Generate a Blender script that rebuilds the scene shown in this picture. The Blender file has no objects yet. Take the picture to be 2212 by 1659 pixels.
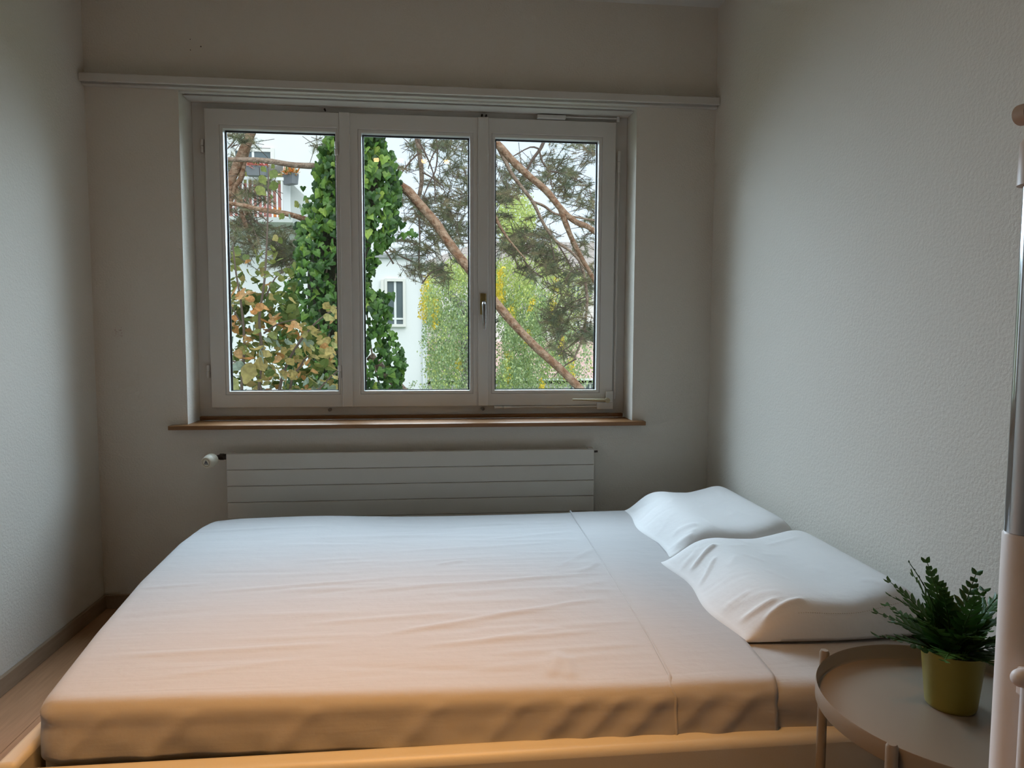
import bpy, bmesh, math, random
import numpy as np
from mathutils import Vector, Matrix

sc = bpy.context.scene
COL = sc.collection
R = math.radians

# ------------------------------------------------------------------ camera
FPX, W, H = 1534.0, 2212, 1659
YAW, PITCH, ROLL = R(5.96), R(4.21), R(0.226)
EYE = Vector((0, 0, 1.15))
_fwd = Vector((math.sin(YAW) * math.cos(PITCH), math.cos(YAW) * math.cos(PITCH), -math.sin(PITCH)))
_r0 = Vector((math.cos(YAW), -math.sin(YAW), 0))
_u0 = _r0.cross(_fwd)
_rt = _r0 * math.cos(ROLL) + _u0 * math.sin(ROLL)
_up = -_r0 * math.sin(ROLL) + _u0 * math.cos(ROLL)
cam = bpy.data.cameras.new('camera')
cam.sensor_width = 36.0
cam.lens = 36.0 * FPX / W
cam.clip_start = 0.02
cam.clip_end = 500
co = bpy.data.objects.new('camera', cam)
COL.objects.link(co)
m = Matrix((_rt, _up, -_fwd)).transposed().to_4x4()
m.translation = EYE
co.matrix_world = m
sc.camera = co

# ------------------------------------------------------------------ world, sun, added daylight, exposure
wd = bpy.data.worlds.new('overcast_sky')
sc.world = wd
wd.use_nodes = True
wn, wl = wd.node_tree.nodes, wd.node_tree.links
for n in list(wn): wn.remove(n)
w_out = wn.new('ShaderNodeOutputWorld'); w_bg = wn.new('ShaderNodeBackground')
w_tc = wn.new('ShaderNodeTexCoord'); w_sep = wn.new('ShaderNodeSeparateXYZ'); w_rmp = wn.new('ShaderNodeValToRGB')
wl.new(w_tc.outputs['Generated'], w_sep.inputs[0]); wl.new(w_sep.outputs['Z'], w_rmp.inputs[0])
w_rmp.color_ramp.elements[0].color = (0.82, 0.92, 1.0, 1); w_rmp.color_ramp.elements[0].position = 0.0
w_rmp.color_ramp.elements[1].color = (0.58, 0.79, 1.0, 1); w_rmp.color_ramp.elements[1].position = 0.8
wl.new(w_rmp.outputs[0], w_bg.inputs[0]); w_bg.inputs[1].default_value = 1.25
wl.new(w_bg.outputs[0], w_out.inputs[0])

def add_light(name, kind, loc, target, energy, color, **kw):
    l = bpy.data.lights.new(name, kind)
    l.energy = energy; l.color = color
    for k, v in kw.items(): setattr(l, k, v)
    o = bpy.data.objects.new(name, l); COL.objects.link(o)
    o.location = loc
    o.rotation_euler = (Vector(target) - Vector(loc)).to_track_quat('-Z', 'Y').to_euler()
    return o
# veiled sun behind the house, lighting the garden side softly
add_light('veiled_sun', 'SUN', (8, -8, 30), (0, 14, 0), 3.4, (1.0, 0.98, 0.94), angle=R(70))
# area light added outside the window to strengthen the daylight indoors
add_light('daylight_boost', 'AREA', (-0.09, 3.84, 2.04), (-0.09, 3.14, 1.40), 96.0, (0.65, 0.83, 1.0),
          shape='RECTANGLE', size=1.85, size_y=1.20, spread=R(132))
sc.view_settings.view_transform = 'Standard'
sc.view_settings.look = 'None'
sc.view_settings.gamma = 1.0
sc.view_settings.use_curve_mapping = False
sc.view_settings.exposure = 0.0
sc.cycles.use_denoising = True
sc.cycles.use_light_tree = False
sc.cycles.max_bounces = 6
sc.cycles.diffuse_bounces = 4
sc.cycles.glossy_bounces = 2
sc.cycles.transmission_bounces = 2
sc.cycles.use_adaptive_sampling = True
sc.cycles.adaptive_threshold = 0.05
sc.cycles.adaptive_min_samples = 28
sc.cycles.sample_clamp_indirect = 3.0
sc.cycles.caustics_reflective = False
sc.cycles.caustics_refractive = False
sc.cycles.transparent_max_bounces = 8

random.seed(7)
rng = np.random.default_rng(7)

# ------------------------------------------------------------------ helpers
def ray(px, py):
    return _fwd + _rt * ((px - W / 2) / FPX) - _up * ((py - H / 2) / FPX)
def at(px, py, Y):
    d = ray(px, py)
    return EYE + d * (Y / d.y)

def mat(name, col, rough=0.6, metal=0.0, bump=None, var=None, spec=None, stretch=None):
    """col base colour; bump=(scale,strength,distance); var=(scale,amount,colour2)"""
    mt = bpy.data.materials.new(name); mt.use_nodes = True
    n, l = mt.node_tree.nodes, mt.node_tree.links
    b = n['Principled BSDF']
    b.inputs['Base Color'].default_value = (*col, 1)
    b.inputs['Roughness'].default_value = rough
    b.inputs['Metallic'].default_value = metal
    if spec is not None: b.inputs['Specular IOR Level'].default_value = spec
    tc = n.new('ShaderNodeTexCoord'); mp = n.new('ShaderNodeMapping')
    l.new(tc.outputs['Object'], mp.inputs[0])
    if stretch: mp.inputs['Scale'].default_value = stretch
    if var:
        nz = n.new('ShaderNodeTexNoise'); nz.inputs['Scale'].default_value = var[0]; nz.inputs['Detail'].default_value = 5
        l.new(mp.outputs[0], nz.inputs['Vector'])
        rp = n.new('ShaderNodeValToRGB')
        rp.color_ramp.elements[0].position = 0.5 - var[1] / 2; rp.color_ramp.elements[1].position = 0.5 + var[1] / 2
        rp.color_ramp.elements[0].color = (*col, 1); rp.color_ramp.elements[1].color = (*var[2], 1)
        l.new(nz.outputs['Fac'], rp.inputs[0]); l.new(rp.outputs[0], b.inputs['Base Color'])
    if bump:
        nb = n.new('ShaderNodeTexNoise'); nb.inputs['Scale'].default_value = bump[0]; nb.inputs['Detail'].default_value = 3
        l.new(mp.outputs[0], nb.inputs['Vector'])
        bp = n.new('ShaderNodeBump'); bp.inputs['Strength'].default_value = bump[1]; bp.inputs['Distance'].default_value = bump[2]
        l.new(nb.outputs['Fac'], bp.inputs['Height']); l.new(bp.outputs[0], b.inputs['Normal'])
    return mt

def leaf_mat(name, stops, source='object', rough=0.5, trans=0.35, mottle=0.3):
    """leaf whose colour varies from leaf to leaf; thin, lets some light through"""
    mt = bpy.data.materials.new(name); mt.use_nodes = True
    n, l = mt.node_tree.nodes, mt.node_tree.links
    b = n['Principled BSDF']; b.inputs['Roughness'].default_value = rough
    b.inputs['Specular IOR Level'].default_value = 0.35
    if source == 'object':
        s = n.new('ShaderNodeObjectInfo').outputs['Random']
    elif source == 'island':
        s = n.new('ShaderNodeNewGeometry').outputs['Random Per Island']
    rp = n.new('ShaderNodeValToRGB'); cr = rp.color_ramp
    while len(cr.elements) < len(stops): cr.elements.new(0.5)
    for e, (p, c) in zip(cr.elements, stops): e.position = p; e.color = (*c, 1)
    l.new(s, rp.inputs[0]); l.new(rp.outputs[0], b.inputs['Base Color'])
    tr = n.new('ShaderNodeBsdfTranslucent'); l.new(rp.outputs[0], tr.inputs[0])
    if source == 'object':                        # mottling inside each leaf
        tc = n.new('ShaderNodeTexCoord'); nz = n.new('ShaderNodeTexNoise'); nz.inputs['Scale'].default_value = 4.5 if mottle else 0
        l.new(tc.outputs['Object'], nz.inputs['Vector'])
        hs = n.new('ShaderNodeHueSaturation'); mr = n.new('ShaderNodeMapRange'); mr.inputs['From Min'].default_value = .3; mr.inputs['From Max'].default_value = .7
        mr.inputs['To Min'].default_value = 1 - mottle; mr.inputs['To Max'].default_value = 1 + mottle
        l.new(nz.outputs['Fac'], mr.inputs['Value']); l.new(mr.outputs[0], hs.inputs['Value']); l.new(rp.outputs[0], hs.inputs['Color'])
        l.new(hs.outputs[0], b.inputs['Base Color']); l.new(hs.outputs[0], tr.inputs[0])
    mx = n.new('ShaderNodeMixShader'); mx.inputs[0].default_value = trans
    l.new(b.outputs[0], mx.inputs[1]); l.new(tr.outputs[0], mx.inputs[2])
    l.new(mx.outputs[0], n['Material Output'].inputs[0])
    return mt

def vcol_mat(name, rough=0.6, trans=0.3):
    mt = bpy.data.materials.new(name); mt.use_nodes = True
    n, l = mt.node_tree.nodes, mt.node_tree.links
    b = n['Principled BSDF']; b.inputs['Roughness'].default_value = rough
    b.inputs['Specular IOR Level'].default_value = 0.2
    a = n.new('ShaderNodeAttribute'); a.attribute_name = 'tint'
    l.new(a.outputs['Color'], b.inputs['Base Color'])
    tr = n.new('ShaderNodeBsdfTranslucent'); l.new(a.outputs['Color'], tr.inputs[0])
    mx = n.new('ShaderNodeMixShader'); mx.inputs[0].default_value = trans
    l.new(b.outputs[0], mx.inputs[1]); l.new(tr.outputs[0], mx.inputs[2])
    l.new(mx.outputs[0], n['Material Output'].inputs[0])
    return mt

class MB:
    """collects simple solids into one mesh"""
    def __init__(s): s.v = []; s.f = []
    def box(s, x0, x1, y0, y1, z0, z1):
        k = len(s.v)
        s.v += [(x, y, z) for z in (z0, z1) for y in (y0, y1) for x in (x0, x1)]
        s.f += [tuple(k + i for i in q) for q in ((0, 2, 3, 1), (4, 5, 7, 6), (0, 1, 5, 4), (2, 6, 7, 3), (0, 4, 6, 2), (1, 3, 7, 5))]
        return s
    def hexa(s, b4, t4):
        k = len(s.v); s.v += [tuple(p) for p in b4] + [tuple(p) for p in t4]
        s.f += [(k + 3, k + 2, k + 1, k), (k + 4, k + 5, k + 6, k + 7)] + [(k + i, k + (i + 1) % 4, k + 4 + (i + 1) % 4, k + 4 + i) for i in range(4)]
        return s
    def tube(s, pts, rad, seg=10, caps=True):
        pts = [Vector(p) for p in pts]; n = len(pts)
        rad = rad if isinstance(rad, (list, tuple)) else [rad] * n
        k = len(s.v); a = None
        for i, p in enumerate(pts):
            t = (pts[min(i + 1, n - 1)] - pts[max(i - 1, 0)]).normalized()
            if a is None:
                a = t.orthogonal().normalized()
            else:
                a = (a - t * a.dot(t)).normalized()
            b = t.cross(a)
            for j in range(seg):
                an = 2 * math.pi * j / seg
                s.v.append(tuple(p + (a * math.cos(an) + b * math.sin(an)) * rad[i]))
        for i in range(n - 1):
            for j in range(seg):
                s.f.append((k + i * seg + j, k + i * seg + (j + 1) % seg, k + (i + 1) * seg + (j + 1) % seg, k + (i + 1) * seg + j))
        if caps:
            s.f.append(tuple(k + j for j in reversed(range(seg)))); s.f.append(tuple(k + (n - 1) * seg + j for j in range(seg)))
        return s
    def lathe(s, prof, c=(0, 0, 0), seg=32):
        """prof list of (r,z) about vertical axis; closed ends where r=0"""
        k = len(s.v)
        for r, z in prof:
            for j in range(seg):
                an = 2 * math.pi * j / seg
                s.v.append((c[0] + r * math.cos(an), c[1] + r * math.sin(an), c[2] + z))
        for i in range(len(prof) - 1):
            for j in range(seg):
                s.f.append((k + i * seg + j, k + i * seg + (j + 1) % seg, k + (i + 1) * seg + (j + 1) % seg, k + (i + 1) * seg + j))
        return s
    def ring(s, x0, x1, z0, z1, i0, i1, j0, j1, y0, y1):
        """rectangular frame in the xz plane: outer x0..x1,z0..z1, hole i0..i1,j0..j1; mitred corners"""
        k = len(s.v)
        for y in (y0, y1):
            s.v += [(x0, y, z0), (x1, y, z0), (x1, y, z1), (x0, y, z1), (i0, y, j0), (i1, y, j0), (i1, y, j1), (i0, y, j1)]
        for a in range(4):
            b = (a + 1) % 4
            s.f += [(k + a, k + b, k + 4 + b, k + 4 + a), (k + 8 + b, k + 8 + a, k + 12 + a, k + 12 + b),
                    (k + b, k + a, k + 8 + a, k + 8 + b), (k + 4 + a, k + 4 + b, k + 12 + b, k + 12 + a)]
        return s
    def build(s, name, material, parent=None, smooth=False, bevel=0, origin=None, bseg=2):
        me = bpy.data.meshes.new(name)
        v = s.v
        if origin is not None:
            o3 = Vector(origin); v = [tuple(Vector(p) - o3) for p in v]
        me.from_pydata(v, [], s.f); me.update()
        bm = bmesh.new(); bm.from_mesh(me); bmesh.ops.remove_doubles(bm, verts=bm.verts, dist=1e-6)
        bmesh.ops.recalc_face_normals(bm, faces=bm.faces); bm.to_mesh(me); bm.free()
        o = mesh_obj(name, me, material, parent, smooth)
        if origin is not None: o.location = Vector(origin) - (world_loc(parent) if parent else Vector())
        if bevel:
            bv = o.modifiers.new('bevel', 'BEVEL'); bv.width = bevel; bv.segments = bseg; bv.limit_method = 'ANGLE'; bv.angle_limit = R(40)
        return o

def mesh_obj(name, me, material, parent=None, smooth=False):
    if material and not me.materials: me.materials.append(material)
    if smooth:
        me.polygons.foreach_set('use_smooth', [True] * len(me.polygons))
        me.set_sharp_from_angle(angle=R(45))
    o = bpy.data.objects.new(name, me); COL.objects.link(o)
    if parent: set_parent(o, parent)
    return o
def world_loc(o):
    v = Vector((0, 0, 0))
    while o is not None: v = v + o.location; o = o.parent
    return v
def set_parent(o, p):
    """parents are never rotated, so shift by their offset to keep the place"""
    o.parent = p; o.location = o.location - world_loc(p)
def empty(name, loc, label=None, cat=None, group=None, kind=None):
    o = bpy.data.objects.new(name, None); COL.objects.link(o); o.location = loc; o.empty_display_size = 0.05
    return tag(o, label, cat, group, kind)
def tag(o, label=None, cat=None, group=None, kind=None):
    if label: o['label'] = label
    if cat: o['category'] = cat
    if group: o['group'] = group
    if kind: o['kind'] = kind
    return o
def raw_mesh(name, v, f, material, parent=None, smooth=False, tint=None):
    me = bpy.data.meshes.new(name); me.from_pydata(v, [], f); me.update()
    if tint is not None:
        ca = me.color_attributes.new('tint', 'FLOAT_COLOR', 'POINT')
        ca.data.foreach_set('color', np.asarray(tint, np.float32).ravel())
    return mesh_obj(name, me, material, parent, smooth)

# ------------------------------------------------------------------ materials
def wall_material(name, col, marks=()):
    mt = mat(name, col, 0.85, bump=(130, 0.45, 0.004), var=(1.3, 0.8, tuple(c * 0.97 for c in col)))
    n, l = mt.node_tree.nodes, mt.node_tree.links
    b = n['Principled BSDF']
    src = b.inputs['Base Color'].links[0].from_socket
    geo = n.new('ShaderNodeNewGeometry')
    for pos, rad, c, soft in marks:                      # scuffs and nail holes with a shape of their own
        d = n.new('ShaderNodeVectorMath'); d.operation = 'DISTANCE'
        l.new(geo.outputs['Position'], d.inputs[0]); d.inputs[1].default_value = pos
        fac = n.new('ShaderNodeMapRange'); fac.inputs['From Min'].default_value = rad; fac.inputs['From Max'].default_value = rad * soft
        fac.inputs['To Min'].default_value = 0; fac.inputs['To Max'].default_value = 1
        l.new(d.outputs['Value'], fac.inputs['Value'])
        f2 = fac.outputs[0]
        if rad > 0.01:
            nz = n.new('ShaderNodeTexNoise'); nz.inputs['Scale'].default_value = 130; l.new(geo.outputs['Position'], nz.inputs['Vector'])
            st = n.new('ShaderNodeMapRange'); st.inputs['From Min'].default_value = 0.52; st.inputs['From Max'].default_value = 0.68
            l.new(nz.outputs['Fac'], st.inputs['Value'])
            mu = n.new('ShaderNodeMath'); mu.operation = 'MULTIPLY'; l.new(f2, mu.inputs[0]); l.new(st.outputs[0], mu.inputs[1]); f2 = mu.outputs[0]
        mx = n.new('ShaderNodeMix'); mx.data_type = 'RGBA'
        l.new(f2, mx.inputs['Factor']); l.new(src, mx.inputs['A']); mx.inputs['B'].default_value = (*c, 1)
        src = mx.outputs['Result']
    l.new(src, b.inputs['Base Color'])
    return mt
M = {}
WALLC = (0.68, 0.64, 0.57)
M['wall'] = wall_material('plaster_wall', WALLC)
M['wall_back'] = wall_material('plaster_window_wall', WALLC, [
    ((-1.285, 3.03, 1.145), 0.030, (0.50, 0.36, 0.33), 0.3), ((-0.985 - 0.04, 3.03, 1.15), 0.012, (0.5, 0.36, 0.33), 0.3),
    ((-0.974, 3.03, 2.303), 0.0025, (0.12, 0.10, 0.08), 0.6), ((-0.934, 3.03, 2.277), 0.0035, (0.12, 0.10, 0.08), 0.6),
    ((-0.974, 3.03, 2.262), 0.0025, (0.12, 0.10, 0.08), 0.6)])
M['ceil'] = mat('ceiling_paint', (0.66, 0.64, 0.60), 0.9, bump=(90, 0.2, 0.003))
M['white_gloss'] = mat('window_enamel', (0.66, 0.65, 0.62), 0.38, var=(3, 0.8, (0.63, 0.62, 0.59)))
M['white_trim'] = mat('rail_enamel', (0.60, 0.58, 0.54), 0.45, var=(3, 0.8, (0.57, 0.55, 0.51)))
M['slot'] = mat('slot_shade', (0.03, 0.028, 0.025), 0.8)  # near-black colour stands in for the shade inside narrow slots
M['gasket'] = mat('black_gasket', (0.015, 0.016, 0.018), 0.6)
M['wood'] = mat('oak_sill', (0.165, 0.07, 0.02), 0.45, var=(9, 0.5, (0.25, 0.115, 0.038)), stretch=(1, 14, 14), bump=(60, 0.15, 0.001))
M['floor'] = mat('laminate', (0.50, 0.29, 0.165), 0.42, var=(7, 0.6, (0.36, 0.205, 0.11)), stretch=(14, 1, 1), bump=(60, 0.1, 0.001))
M['base'] = mat('baseboard_veneer', (0.33, 0.24, 0.165), 0.5, var=(9, 0.5, (0.27, 0.19, 0.125)), stretch=(10, 1, 10))
M['rad'] = mat('radiator_enamel', (0.60, 0.57, 0.51), 0.4)
M['brass'] = mat('aged_brass', (0.42, 0.33, 0.14), 0.35, 1.0)
M['chrome'] = mat('chrome', (0.62, 0.63, 0.65), 0.12, 1.0)
M['steel'] = mat('worn_lever_metal', (0.30, 0.29, 0.28), 0.25, 1.0)
M['nickel'] = mat('hardware_cream', (0.40, 0.35, 0.22), 0.4)
M['dark'] = mat('dark_iron', (0.045, 0.035, 0.03), 0.6, 0.3, bump=(200, 0.5, 0.002))
M['plastic'] = mat('yellowed_plastic', (0.72, 0.68, 0.56), 0.45)
M['ink'] = mat('grey_print', (0.09, 0.09, 0.10), 0.6)
M['frame'] = mat('bed_leatherette', (0.60, 0.57, 0.50), 0.45, bump=(320, 0.2, 0.001), var=(4, 0.8, (0.56, 0.53, 0.46)))
M['taupe'] = mat('taupe_powdercoat', (0.225, 0.19, 0.15), 0.38, bump=(500, 0.05, 0.0005))
M['pot'] = mat('olive_gold_pot', (0.36, 0.29, 0.055), 0.38, 0.25, var=(30, 0.6, (0.33, 0.265, 0.05)))
M['soil'] = mat('potting_soil', (0.03, 0.02, 0.014), 0.95, bump=(90, 1, 0.006))
M['sleeve'] = mat('rack_plastic', (0.84, 0.79, 0.77), 0.4)
M['sleeve2'] = mat('rack_beige_plastic', (0.50, 0.36, 0.26), 0.45)

def cloth(name, col, sx, sy):
    mt = mat(name, col, 0.9, spec=0.15, var=(2.2, 0.9, tuple(c * 0.965 for c in col)))
    n, l = mt.node_tree.nodes, mt.node_tree.links
    b = n['Principled BSDF']; b.inputs['Sheen Weight'].default_value = 0.15
    tc = n.new('ShaderNodeTexCoord'); prev = None
    for sc3, k, st, ds in (((sx, sy, 3), 6, 0.16, 0.008), ((900, 900, 900), 1, 0.18, 0.0006), ((14, 14, 14), 1, 0.35, 0.006)):
        mp = n.new('ShaderNodeMapping'); mp.inputs['Scale'].default_value = sc3; l.new(tc.outputs['Object'], mp.inputs[0])
        nz = n.new('ShaderNodeTexNoise'); nz.inputs['Scale'].default_value = k; nz.inputs['Detail'].default_value = 4
        nz.inputs['Distortion'].default_value = 0.6 if k > 1 else 0
        l.new(mp.outputs[0], nz.inputs['Vector'])
        bp = n.new('ShaderNodeBump'); bp.inputs['Strength'].default_value = st; bp.inputs['Distance'].default_value = ds
        l.new(nz.outputs['Fac'], bp.inputs['Height'])
        if prev: l.new(prev, bp.inputs['Normal'])
        prev = bp.outputs[0]
    l.new(prev, b.inputs['Normal'])
    return mt
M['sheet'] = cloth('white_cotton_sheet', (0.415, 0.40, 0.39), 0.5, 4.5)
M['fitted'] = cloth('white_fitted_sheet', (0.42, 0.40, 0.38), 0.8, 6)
M['pcase'] = cloth('white_pillowcase', (0.73, 0.71, 0.69), 3, 3)

# glass pane: mostly see-through, reflecting more at grazing angles
gm = bpy.data.materials.new('window_glass'); gm.use_nodes = True
_n, _l = gm.node_tree.nodes, gm.node_tree.links
_n.remove(_n['Principled BSDF'])
_t = _n.new('ShaderNodeBsdfTransparent'); _t.inputs[0].default_value = (0.97, 0.985, 0.98, 1)
_g = _n.new('ShaderNodeBsdfGlossy'); _g.inputs['Roughness'].default_value = 0.0
_f = _n.new('ShaderNodeFresnel'); _f.inputs[0].default_value = 1.45
_m = _n.new('ShaderNodeMixShader'); _l.new(_f.outputs[0], _m.inputs[0]); _l.new(_t.outputs[0], _m.inputs[1]); _l.new(_g.outputs[0], _m.inputs[2])
_l.new(_m.outputs[0], _n['Material Output'].inputs[0])
M['glass'] = gm
M['far_glass'] = mat('house_window_glass', (0.10, 0.13, 0.14), 0.08)

# ------------------------------------------------------------------ the room
XL, XR, YB, YF, ZC = -1.38, 1.195, 3.03, -3.2, 2.53
OX0, OX1, OZ0, OZ1 = -1.026, 0.847, 0.752, 2.105       # window opening in the wall
YO = 3.40                                              # outside face of the window wall
wb = MB()
wb.box(XL - .12, OX0, YB, YO, -.2, ZC + .12); wb.box(OX1, XR + .12, YB, YO, -.2, ZC + .12)
wb.box(OX0, OX1, YB, YO, -.2, OZ0); wb.box(OX0, OX1, YB, YO, OZ1, ZC + .12)
tag(wb.build('wall_back', M['wall_back'], bevel=0), 'white plaster wall around the window', None, None, 'structure')
tag(MB().box(XL - .12, XL, YF, YB, -.2, ZC + .12).build('wall_left', M['wall']), 'white plaster wall left of the bed', kind='structure')
tag(MB().box(XR, XR + .12, YF, YB, -.2, ZC + .12).build('wall_right', M['wall']), 'white plaster wall at the head of the bed', kind='structure')
tag(MB().box(XL - .12, XR + .12, YF - .12, YF, -.2, ZC + .12).build('wall_front', mat('bounce_cutting_wall', (0.30, 0.26, 0.22), 0.8, bump=(120, .3, .003))), 'brownish wall opposite the window', kind='structure')  # unseen wall, coloured dark to cut the light bounced back
tag(MB().box(XL, XR, YF, YB, ZC, ZC + .1).build('ceiling', M['ceil']), 'white ceiling above the window', kind='structure')
fl = tag(MB().box(XL, XR, YF, YB, -.2, -.012).build('floor', M['slot']), 'brown laminate plank floor', kind='structure')
pw, pl = 0.192, 1.29
row = 0; x = XL
plank_meshes = {}
while x < XR - 0.01:
    x1 = min(x + pw, XR); off = -(row % 3) * pl / 3
    y = YF + off
    while y < YB:
        a, b = max(y, YF), min(y + pl, YB)
        if b - a > 0.03 and (x < -0.65 or b < 1.5):
            key = (round(x1 - x, 3), round(b - a, 3))
            if key not in plank_meshes:
                w_, l_ = x1 - x, b - a
                o = MB().box(0.0008, w_ - 0.0008, 0.0008, l_ - 0.0008, -.012, 0).build('plank', M['floor'], None)
                plank_meshes[key] = o.data
            else:
                o = bpy.data.objects.new('plank', plank_meshes[key]); COL.objects.link(o)
            o.location = (x, a, 0); o.parent = fl
        y += pl
    x = x1; row += 1
BH = 0.058
for nm, bx, lb in (('baseboard_left', (XL, XL + .014, YF, YB - .014, 0, BH), 'brown baseboard along the left wall'),
               ('baseboard_back', (XL, XR, YB - .014, YB, 0, BH), 'brown baseboard under the window wall'),
               ('baseboard_right', (XR - .014, XR, YF, YB - .014, 0, BH), 'brown baseboard along the right wall')):
    tag(MB().box(*bx).build(nm, M['base'], bevel=0.002), lb, kind='structure')

# curtain rail box across the wall, with its slot
cr = empty('curtain_rail', (0, YB, 2.10), 'long white curtain rail box across the wall above the window', 'curtain rail')
MB().box(XL + .002, XR - .002, 2.978, 2.992, 2.112, 2.143).build('fascia', M['white_trim'], cr, bevel=0.003)
MB().box(XL + .002, XR - .002, 2.992, YB, 2.128, 2.143).build('top_board', M['white_trim'], cr)
MB().box(XL + .002, XR - .002, 3.004, YB, 2.1065, 2.1265).build('track', M['white_trim'], cr, bevel=0.002)
MB().box(XL + .008, XR - .008, 2.9922, 3.0038, 2.1235, 2.1275).build('groove_shade', M['slot'], cr)  # black strip painting the shade in the rail slot
# second track, let into the soffit of the window recess
ct = empty('curtain_track', (0, 3.07, 2.1), 'dark grooved curtain track in the recess soffit above the window', 'curtain track')
MB().box(OX0 + .002, OX1 - .002, YB + .003, 3.0585, 2.101, 2.1045).build('track_board', M['white_trim'], ct)
MB().box(OX0 + .002, OX1 - .002, 3.073, 3.14, 2.099, 2.1045).build('track_board', M['white_trim'], ct)
MB().box(OX0 + .010, OX1 - .012, 3.0585, 3.073, 2.1042, 2.1047).build('groove_shade', M['slot'], ct)  # thin black strip, shade of the soffit slot put into colour

# ------------------------------------------------------------------ window
YS = 3.160                                            # room-side face of the sashes
SZ0, SZ1 = 0.818, 2.078
win = empty('window_1', (-0.09, YS, 0.80), 'white wooden window of three sashes over an oak sill', None, None, 'structure')
MB().ring(OX0 - .0, OX1 + .0, .775, OZ1, -0.955, 0.775, 0.835, 2.06, YS + .020, YS + .085).build('outer_frame', M['white_gloss'], win, bevel=0.002)
for xm in (-0.393, 0.2):
    MB().box(xm - .03, xm + .03, YS + .050, YS + .085, 0.836, 2.059).build('frame_post', M['white_gloss'], win)
MB().box(-1.09, 0.897, 2.985, YS + .0, .746, .7635).build('window_sill', M['wood'], win, bevel=0.002)['label'] = 'dark oak window sill board'
MB().box(OX0 + .006, OX1 - .008, YS - .006, YS + .019, .7637, .7745 + .0065).build('sill_upstand', M['wood'], win, bevel=0.003)['label'] = 'dark oak upstand behind the sill'
sash_def = [(-0.970, -0.4165, -0.891, -0.437), (-0.4155, 0.1775, -0.319, 0.137), (0.1785, 0.790, 0.256, 0.710)]
sashes = []
for i, (x0, x1, g0, g1) in enumerate(sash_def):
    gz0, gz1 = 0.890, 1.993
    s_ = MB().ring(x0, x1, SZ0, SZ1, g0 - .019, g1 + .019 if i != 0 else g1 + .012, gz0 - .016, gz1 + .019, YS, YS + .045).build('sash', M['white_gloss'], win, bevel=0.0025, origin=(x0, YS, SZ0))
    s_['label'] = ('leftmost window sash', 'middle window sash', 'window sash with lever handle and opener rods')[i]
    xb1 = g1 + .0185 if i != 0 else g1 + .0115
    MB().ring(g0 - .0185, xb1, gz0 - .0155, gz1 + .0185, g0 - .004, g1 + .004, gz0 - .002, gz1 + .004, YS + .003, YS + .036).build('glazing_bead', M['white_gloss'], s_, bevel=0.0015)
    MB().ring(g0 - .0035, g1 + .0035, gz0 - .0015, gz1 + .0035, g0 + .003, g1 - .003, gz0 + .002, gz1 - .004, YS + .031, YS + .036).build('gasket', M['gasket'], s_)
    raw_mesh('pane', [(g0 - .003, YS + .034, gz0 - .001), (g1 + .003, YS + .034, gz0 - .001), (g1 + .003, YS + .034, gz1 + .003), (g0 - .003, YS + .034, gz1 + .003),
                      (g0 - .003, YS + .040, gz0 - .001), (g1 + .003, YS + .040, gz0 - .001), (g1 + .003, YS + .040, gz1 + .003), (g0 - .003, YS + .040, gz1 + .003)],
             [(0, 1, 2, 3)], M['glass'], s_)
    sashes.append(s_)
for xm, s_ in ((-0.393, sashes[1]), (0.1995, sashes[2])):
    MB().box(xm - .0225, xm + .0225, YS - .009, YS - .0005, SZ0 + .001, SZ1 + .001).build('meeting_strip', M['white_gloss'], s_, bevel=0.003)
def hinge(x, z, r=.0075, h=.054, parent=win, y=YS + .004):
    hg = MB()
    hg.tube([(x, y, z + .002), (x, y, z + h / 2)], r, 12); hg.tube([(x, y, z - h / 2), (x, y, z - .0015)], r, 12)
    return hg.build('hinge', M['white_gloss'], parent, smooth=True)
for x, z in ((-0.984, 1.924), (-0.984, 0.974)): hinge(x, z, y=YS + .012)
for x, z in ((-0.428, 1.926), (-0.427, 0.973)): hinge(x, z, y=YS - .003)
# lever handle
hd = MB().box(.186, .213, YS - .0155, YS - .0092, 1.225, 1.318).build('handle', M['brass'], sashes[2], bevel=0.002, origin=(.2, YS, 1.27))
hd['label'] = 'brass handle plate with a dark chrome lever'
MB().box(.187, .212, YS - .020, YS - .0156, 1.283, 1.3175).build('handle_cap', M['brass'], hd, bevel=0.002)
lv = MB()
lv.tube([(.2, YS - .016, 1.272), (.2, YS - .050, 1.275), (.2, YS - .062, 1.265), (.201, YS - .064, 1.235), (.202, YS - .058, 1.175), (.203, YS - .054, 1.160)], [.009, .009, .0095, .009, .0065, .006], 12)
lv.build('lever', M['steel'], hd, smooth=True)
# opener gear on the right sash
og = empty('opener_gear', at(1300, 862, YS - .01)); set_parent(og, win); og['label'] = 'opener rods, corner bracket and cream crank lever'
rx = at(1333, 600, YS).x
MB().tube([(.805, YS - .002, 1.86), (.800, YS - .002, .845)], .004, 10).build('rod', M['white_gloss'], og, smooth=True)
hinge(.806, 1.905, .0068, .092, og, YS - .002)
pb = [at(1289, 884, YS - .012), at(1323, 884, YS - .012), at(1323, 845, YS - .012)]
MB().box(pb[0].x, pb[1].x, YS - .018, YS - .0005, pb[0].z, pb[0].z + .03).box(pb[1].x - .03, pb[1].x, YS - .018, YS - .0005, pb[0].z + .0295, pb[2].z).build('corner_bracket', M['white_gloss'], og, bevel=0.002)
a, b = at(1312, 865, YS - .03), at(1237, 863, YS - .03)
MB().tube([a + Vector((0, .011, 0)), a + Vector((0, -.006, 0))], .0115, 20).build('crank_hub', M['nickel'], og, smooth=True)
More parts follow.
